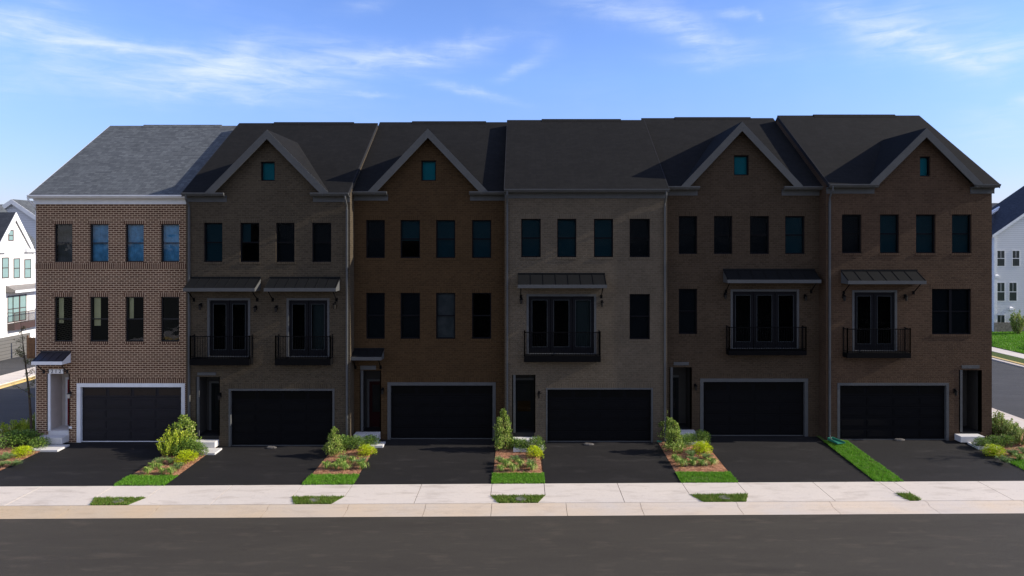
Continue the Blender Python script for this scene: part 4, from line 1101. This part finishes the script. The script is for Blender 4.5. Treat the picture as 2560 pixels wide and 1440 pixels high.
# taller hipped roof behind, slope facing us
m = MB(o)
m.add([(46.6,36.9,9.7),(75,36.9,9.7),(75,42.8,13.9),(54.0,42.8,13.9),(46.6,37.6,11.4)], [[0,1,2,3,4]])
m.add([(46.6,36.9,9.7),(46.6,37.6,11.4),(54.0,42.8,13.9),(54.0,52,9.7),(46.6,52,9.7)], [[0,1,2,3,4]])
m.build('roof', SHB, t)
m = MB(o); m.tube([(46.5,37.4,11.45),(54.0,42.7,14.0)], .2, 6); m.build('hip_trim', WHT, t)
sz = (oy-CAMY)/F
for px0, px1, p0, p1 in ((2493,2511,627,665),(2531,2548,627,665),(2493,2511,707,752),(2523,2541,707,752),(2493,2511,788,834)):
    simple_window(t, o, (px0-VX)*sz, (px1-VX)*sz, oy, CAMH-(p1-VY)*sz, CAMH-(p0-VY)*sz, WHT, PANE)
for px, py in ((2491,692),(2527,773)):
    m = MB(o); x, z = (px-VX)*sz, CAMH-(py-VY)*sz; m.box(x-.2, x+.2, oy-.14, oy, z-.1, z+.12); m.prism([(x-.2, oy-.14, z+.12), (x+.2, oy-.14, z+.12), (x+.1, oy, z+.25), (x-.1, oy, z+.25)], (0, .01, 0)); m.build('vent_hood', WHT, t)
# second unit further back
t = empty('siding_house', (60, 60, zg), 'farther dark-roofed house showing above the grey siding house at right', 'house'); o = Vector(t.location)
m = MB(o); m.box(50.5, 75, 54, 66, zg-1, 9.5); m.build('wall', SIDEW, t)
m = MB(o); m.prism([(49.8, 53.4, 9.2), (54.5, 60, 14.6), (54.5, 66.4, 9.2)], (20, 0, 0)); m.build('roof', SHB, t)
# far tree and bushes at right
zf_ = lambda x: gz(x, .07+.028*min(22, max(0, x-41.32)))
young_tree((46.6, 29.5, zf_(46.6)), 4.9, 1.9, 1300, 'sparse pale young tree in front of the grey siding house', .13, 21, .2, .25, foliage('pale_leaves', [(.18,.20,.08), (.28,.28,.14), (.36,.33,.20), (.12,.16,.06)]))
plant('mix', 48.3, 34.2, 1.6, 2.6, 'upright green shrub at the corner of the siding house', 5, None, zf_(48.3))
for k, (x, y) in enumerate(((44.6, 25.6), (45.8, 26.6))):
    plant('box', x, y, 2.3, .9, ['low hedge bush on the far lawn, nearer one', 'low hedge bush on the far lawn, farther one'][k], 5, 'hedge bushes on the far lawn', zf_(x))

# left neighbour: white house, facade faces right (+x)
XF = -42.0
def xf(p): return Vector((XF-p.y, p.x, p.z))     # local x -> world y, local -y -> world +x
def ly(px): return -XF*F/(VX-px)+CAMY            # world y where the facade meets photo column px
def lz(px, py): return CAMH-(py-VY)*(ly(px)-CAMY)/F
zb = gz(-30)
t = empty('white_townhouse', (XF, ly(40), zb), 'white painted townhouse with steep gable and balcony, beyond the left side street', 'house'); o = Vector(t.location)
WW = paint('white_painted_brick', (.80,.79,.77), .8, .1); CHAR = paint('bronze_frame', (.06,.035,.03), .5)
ya, yb_ = ly(-260), ly(93); ez = lz(75, 622)
m = MB(o, xf); apx = ly(36); az = lz(36, 536); yl, yr2 = 2*apx-ly(79), ly(79)
m.add([(ya, 0, zb-1), (yb_, 0, zb-1), (yb_, 0, ez), (yr2, 0, ez), (apx, 0, az), (yl, 0, ez), (ya, 0, ez)], [[0,1,2,3,4,5,6]])
m.quad((yb_, 0, zb-1), (yb_, 10, zb-1), (yb_, 10, ez), (yb_, 0, ez)); m.quad((ya, 10, zb-1), (ya, 0, zb-1), (ya, 0, ez), (ya, 10, ez))
m.build('wall', WW, t)
m = MB(o, xf)                                       # main roof, ridge along the street
zr = lz(10, 517)+2.2
sl_ = (zr-ez)/5.55
for u0, u1, st_ in ((ya-.3, yl, -.35), (yl, yr2, .12), (yr2, yb_+.3, -.35)):
    es = ez+sl_*(st_+.35)
    m.prism([(u0, st_, es), (u0, 5.2, zr), (u0, 10.8, ez), (u0, 10.8, ez-.15), (u0, 5.2, zr-.15), (u0, st_, es-.15)], (u1-u0, 0, 0))
m.build('roof', SHG, t)
m = MB(o, xf)
for a in (yl-.2, yr2+.2):
    q = ez-.2*(az-ez)/(yr2-apx)
    dep = 5.2*(az-ez)/(zr-ez)
    v = [(apx, -.12, az+.18), (a, -.12, q+.18), (a, 0, q+.18), (apx, dep, az+.18), (apx, -.12, az+.02), (a, -.12, q+.02), (a, 0, q+.02), (apx, dep, az+.02)]
    f = [[0,1,2,3],[4,7,6,5],[0,4,5,1],[1,5,6,2]]
    m.add(v, f if a < apx else [x[::-1] for x in f])
m.build('gable_roof', SHB, t)
m = MB(o, xf)
for a in (yl-.2, yr2+.2):
    q = ez-.2*(az-ez)/(yr2-apx)
    m.prism([(apx, -.16, az+.19), (a, -.16, q+.19), (a, -.16, q-.25), (apx, -.16, az-.45)], (0, .04, 0))
m.box(yr2-.9, yb_+.1, -.3, 0, ez-.28, ez); m.box(ya, yl+.9, -.3, 0, ez-.28, ez)
m.build('rake_trim', WHT, t)
for px0, px1, p0, p1 in ((6,20,646,694),(35,48,648,694),(62,76,650,694)):
    simple_window(t, o, ly(px0), ly(px1), 0, lz(px0, p1), lz(px0, p0), CHAR, PANEG, xf, False)
simple_window(t, o, ly(22), ly(32), 0, lz(27, 600), lz(27, 577), CHAR, PANEG, xf, False)
for px0, px1 in ((20,31),(33,47),(50,64)): simple_window(t, o, ly(px0), ly(px1), 0, lz(40, 802), lz(40, 740), CHAR, PANEG, xf, False)
m = MB(o, xf); y0, y1 = ly(14), ly(88); zt, zf = lz(40, 712), lz(40, 728)
m.prism([(y0, 0, zt), (y0, -.8, zf+.14), (y0, -.8, zf), (y0, 0, zf)], (y1-y0, 0, 0))
cn = m.build('canopy', paint('bronze_canopy', (.22,.20,.18), .5), t)
m = MB(o, xf); m.box(y0-.02, y1+.02, -.84, -.8, zf-.06, zf+.14); m.build('fascia', WHT, cn)
m = MB(o, xf); z0, z1 = lz(40, 822), lz(40, 806); m.box(ly(18), ly(88), -.6, 0, z0, z1); bl = m.build('balcony', CHAR, t)
m = MB(o, xf); zt = lz(40, 780); n = 26
for k in range(n+1):
    yy = ly(18)+(ly(88)-ly(18))*k/n; q = .03 if k % 13 == 0 else .012; m.box(yy-q, yy+q, -.6+.0, -.57, z1, zt)
m.box(ly(18), ly(88), -.61, -.56, zt, zt+.05); m.box(ly(18), ly(18)+.04, -.58, 0, zt, zt+.05); m.box(ly(88)-.04, ly(88), -.58, 0, zt, zt+.05)
m.build('railing', CHAR, bl)
m = MB(o, xf); m.box(ly(-60), ly(74), -.05, .02, zb-.2, lz(40, 838)); m.build('garage_door', siding('grey_garage_planks', (.135,.13,.12), .28), t)
# siding house further back on the left, end wall towards us
t = empty('siding_house', (-50, 40, zb), 'blue-grey siding house behind the white townhouse at left', 'house'); o = Vector(t.location)
Zs = 78.0; q = Zs/F; yy = CAMY+Zs
ax, az2 = (34-VX)*q, CAMH+(600-507)*q
m = MB(o); m.add([((34-VX)*q-13, yy, zb-1), ((34-VX)*q+9, yy, zb-1), ((34-VX)*q+9, yy, az2-6.2), (ax, yy, az2), ((34-VX)*q-13, yy, az2-9)], [[0,1,2,3,4]]); m.build('wall', SIDE, t)
m = MB(o)
for s in (-1, 1): m.prism([(ax, yy-.3, az2+.1), (ax+s*9.6, yy-.3, az2-6.5), (ax+s*9.6, yy-.3, az2-6.2), (ax, yy-.3, az2+.4)], (0, 14, 0))
r1 = m.build('roof', SHG, t)
m = MB(o)
for s in (-1, 1): m.prism([(ax, yy-.36, az2-.15), (ax+s*9.6, yy-.36, az2-6.75), (ax+s*9.6, yy-.36, az2-6.2), (ax, yy-.36, az2+.4)], (0, .05, 0))
m.build('rake_board', WHT, r1)
t = empty('distant_house', (-62, 70, zb), 'grey-roofed house farthest back at the left edge', 'house'); o = Vector(t.location)
Zs = 98.0; q = Zs/F; yy = CAMY+Zs
zr = CAMH+(600-511)*q
m = MB(o); x0 = (-80-VX)*q; x1 = (120-VX)*q; m.prism([(x0, yy-6, zr-4.6), (x0, yy, zr), (x0, yy+6, zr-4.6)], (x1-x0, 0, 0)); m.build('roof', SHG, t)
m = MB(o); m.box(x0+.3, x1-.3, yy-5.5, yy+5.5, zb-1, zr-4.6); m.build('wall', SIDE, t)
# dark driveway apron and a short fence by the left street
m = MB(); slab(m, XF+.02, -37.42, -4, ly(78), .05, -.2); tag(m.build('driveway', M_SIDE), kind='structure')
WOOD = mottled('fence_wood', (.10,.06,.04), (.15,.09,.055), 6, .9, .1)
t = empty('wooden_fence', (-40.2, 23.6, zb), 'short brown wooden fence beside the white townhouse at the left', 'fence'); o = Vector(t.location)
m = MB(o)
for k in range(8): m.box(-40.5+k*.13, -40.5+k*.13+.115, 23.6, 23.63, zb, zb+1.75+.03*(k % 2))
m.build('boards', WOOD, t)
for xx in (-40.62, -39.46):
    m = MB(o); m.box(xx, xx+.11, 23.58, 23.69, zb, zb+1.95); m.build('post', WOOD, t)

# ------------------------------------------------------------------ sky, sun, camera
AZ, EL = 2.5, 26.5
w = bpy.data.worlds.new('World'); S.world = w; w.use_nodes = True; nt = w.node_tree
bg = nt.nodes['Background']; sky = nt.nodes.new('ShaderNodeTexSky'); sky.sky_type = 'NISHITA'; sky.sun_disc = False
sky.sun_elevation = R(EL); sky.sun_rotation = R(90+AZ); sky.altitude = 100; sky.air_density = 1.0; sky.dust_density = .4; sky.ozone_density = 2.0
tc = nt.nodes.new('ShaderNodeTexCoord'); sp = nt.nodes.new('ShaderNodeSeparateXYZ'); nt.links.new(tc.outputs['Generated'], sp.inputs[0])
az = mth(nt, 'MULTIPLY', mth(nt, 'ARCTAN2', sp.outputs[0], sp.outputs[1]), 180/pi)
el = mth(nt, 'MULTIPLY', mth(nt, 'ARCSINE', sp.outputs[2]), 180/pi)
ef = N(nt, 'ShaderNodeMapRange'); ef.inputs[1].default_value = 1.0; ef.inputs[2].default_value = 13.0; nt.links.new(el, ef.inputs[0])
tint = mixc(nt, 1.0, sky.outputs[0], mixc(nt, ef.outputs[0], (.66, .64, .94), (.88, 1.01, 1.47)), 'MULTIPLY')
cb = nt.nodes.new('ShaderNodeCombineXYZ'); nt.links.new(az, cb.inputs[0]); nt.links.new(el, cb.inputs[1])
nw = N(nt, 'ShaderNodeTexNoise', Scale=.12, Detail=6.0, Roughness=.6); nt.links.new(cb.outputs[0], nw.inputs['Vector'])
ws = nt.nodes.new('ShaderNodeSeparateXYZ'); nt.links.new(nw.outputs['Color'], ws.inputs[0])
azw = mth(nt, 'ADD', az, mth(nt, 'MULTIPLY_ADD', ws.outputs[0], 5.0, -2.5)); elw = mth(nt, 'ADD', el, mth(nt, 'MULTIPLY_ADD', ws.outputs[1], 3.0, -1.5))
def sky_ang(px, py):
    a = math.atan((px-VX)/F); e = math.atan((VY-py)/F*cos(a)); return math.degrees(a), math.degrees(e)
total = None
# cirrus wisps: two ends, thickness (deg), strength
for (x0, y0, x1, y1, th, st) in ((-80,55,230,108,1.1,.85),(180,100,440,122,.5,.62),(420,135,560,180,.8,.5),(500,165,680,205,1.6,.62),(0,155,330,205,1.3,.42),(280,200,560,215,1.2,.42),(470,215,650,262,.35,.42),(330,150,520,185,1.2,.3),
        (640,180,840,235,1.5,.34),(640,180,1000,158,1.4,.42),(850,150,1120,140,.9,.44),(1060,140,1250,100,.55,.46),(580,160,680,95,.9,.34),(680,90,900,120,1.0,.2),(870,240,960,248,.22,.4),(1090,212,1260,248,.35,.5),(1250,190,1335,160,.4,.4),
        (1420,-10,1640,42,.9,.5),(1620,0,1740,60,1.3,.42),(1700,60,1800,110,1.1,.5),(1760,100,1900,112,.5,.42),(1690,145,1970,145,.7,.28),(1800,22,1880,32,.3,.4),(1895,38,1915,50,.25,.4),(2060,30,2200,100,1.2,.5),(2180,90,2330,120,1.4,.62),(2240,20,2300,70,1.6,.32),(2300,115,2450,170,1.0,.7),(2430,165,2600,90,1.0,.7),
        (2330,50,2560,90,1.8,.28),(2400,320,2600,330,1.6,.30),(2525,262,2600,255,.5,.5),(850,20,960,0,.5,.25),(100,10,180,18,.5,.22),(0,215,70,235,.8,.22),(1330,165,1370,100,.5,.12),(1150,80,1165,120,.5,.2)):
    a0, e0 = sky_ang(x0, y0); a1, e1 = sky_ang(x1, y1); L = math.hypot(a1-a0, e1-e0); ca, sa = (a1-a0)/L, (e1-e0)/L; cx, cy = (a0+a1)/2, (e0+e1)/2
    dx = mth(nt, 'SUBTRACT', azw, cx); dy = mth(nt, 'SUBTRACT', elw, cy)
    u = mth(nt, 'ADD', mth(nt, 'MULTIPLY', dx, ca/(L*.6)), mth(nt, 'MULTIPLY', dy, sa/(L*.6)))
    v = mth(nt, 'ADD', mth(nt, 'MULTIPLY', dx, -sa/th), mth(nt, 'MULTIPLY', dy, ca/th))
    g = mth(nt, 'ADD', mth(nt, 'MULTIPLY', u, u), mth(nt, 'MULTIPLY', v, v))
    g = mth(nt, 'MULTIPLY', mth(nt, 'EXPONENT', mth(nt, 'MULTIPLY', g, -1.0)), st)
    total = g if total is None else mth(nt, 'ADD', total, g)
nf = N(nt, 'ShaderNodeTexNoise', Scale=.55, Detail=7.0, Roughness=.62, Distortion=.5)
mp = N(nt, 'ShaderNodeMapping'); mp.inputs['Rotation'].default_value = (0, 0, R(12)); mp.inputs['Scale'].default_value = (.42, 2.3, 1); nt.links.new(cb.outputs[0], mp.inputs[0]); nt.links.new(mp.outputs[0], nf.inputs['Vector'])
fib = N(nt, 'ShaderNodeMapRange'); fib.inputs[1].default_value = .34; fib.inputs[2].default_value = .64; fib.inputs[3].default_value = .25; nt.links.new(nf.outputs['Fac'], fib.inputs[0])
thin = mth(nt, 'MULTIPLY', noise_fac(nt, cb.outputs[0], .09, 3, .45, .75), .10)
fac = mth(nt, 'MULTIPLY', mth(nt, 'ADD', total, thin), fib.outputs[0], clamp=True)
skyc = mixc(nt, mth(nt, 'MULTIPLY', fac, .85), tint, (4.7, 5.4, 6.6))
# warm veil added to the unseen sky behind the camera for less blue fill
bk = N(nt, 'ShaderNodeMapRange'); bk.inputs[1].default_value = .15; bk.inputs[2].default_value = -.45; nt.links.new(sp.outputs[1], bk.inputs[0])
nb = noise_fac(nt, cb.outputs[0], .05, 5, .25, .6)
skyc = mixc(nt, mth(nt, 'MULTIPLY', mth(nt, 'MULTIPLY', bk.outputs[0], nb), .5), skyc, (6.3, 5.9, 5.4))
nt.links.new(skyc, bg.inputs['Color']); bg.inputs['Strength'].default_value = .10
sun = bpy.data.lights.new('sun', 'SUN'); sun.energy = 4.0; sun.angle = R(.5); sun.color = (1, .91, .78)
so = bpy.data.objects.new('sun', sun); COL.objects.link(so)
d = Vector((cos(R(AZ))*cos(R(EL)), -sin(R(AZ))*cos(R(EL)), sin(R(EL)))); so.rotation_euler = d.to_track_quat('Z', 'Y').to_euler(); so.location = (60, -20, 40)
cam = bpy.data.cameras.new('camera'); co = bpy.data.objects.new('camera', cam); COL.objects.link(co)
co.location = (0, CAMY, CAMH); co.rotation_euler = (R(90), 0, 0); cam.sensor_width = 36; cam.lens = 36*F/2560
cam.shift_x = -25/2560; cam.shift_y = -120/2560; cam.clip_end = 5000; S.camera = co
S.render.engine = 'CYCLES'; S.render.resolution_x = 1024; S.render.resolution_y = 576
S.view_settings.view_transform = 'Standard'; S.view_settings.look = 'None'; S.view_settings.exposure = .75; S.view_settings.gamma = 1
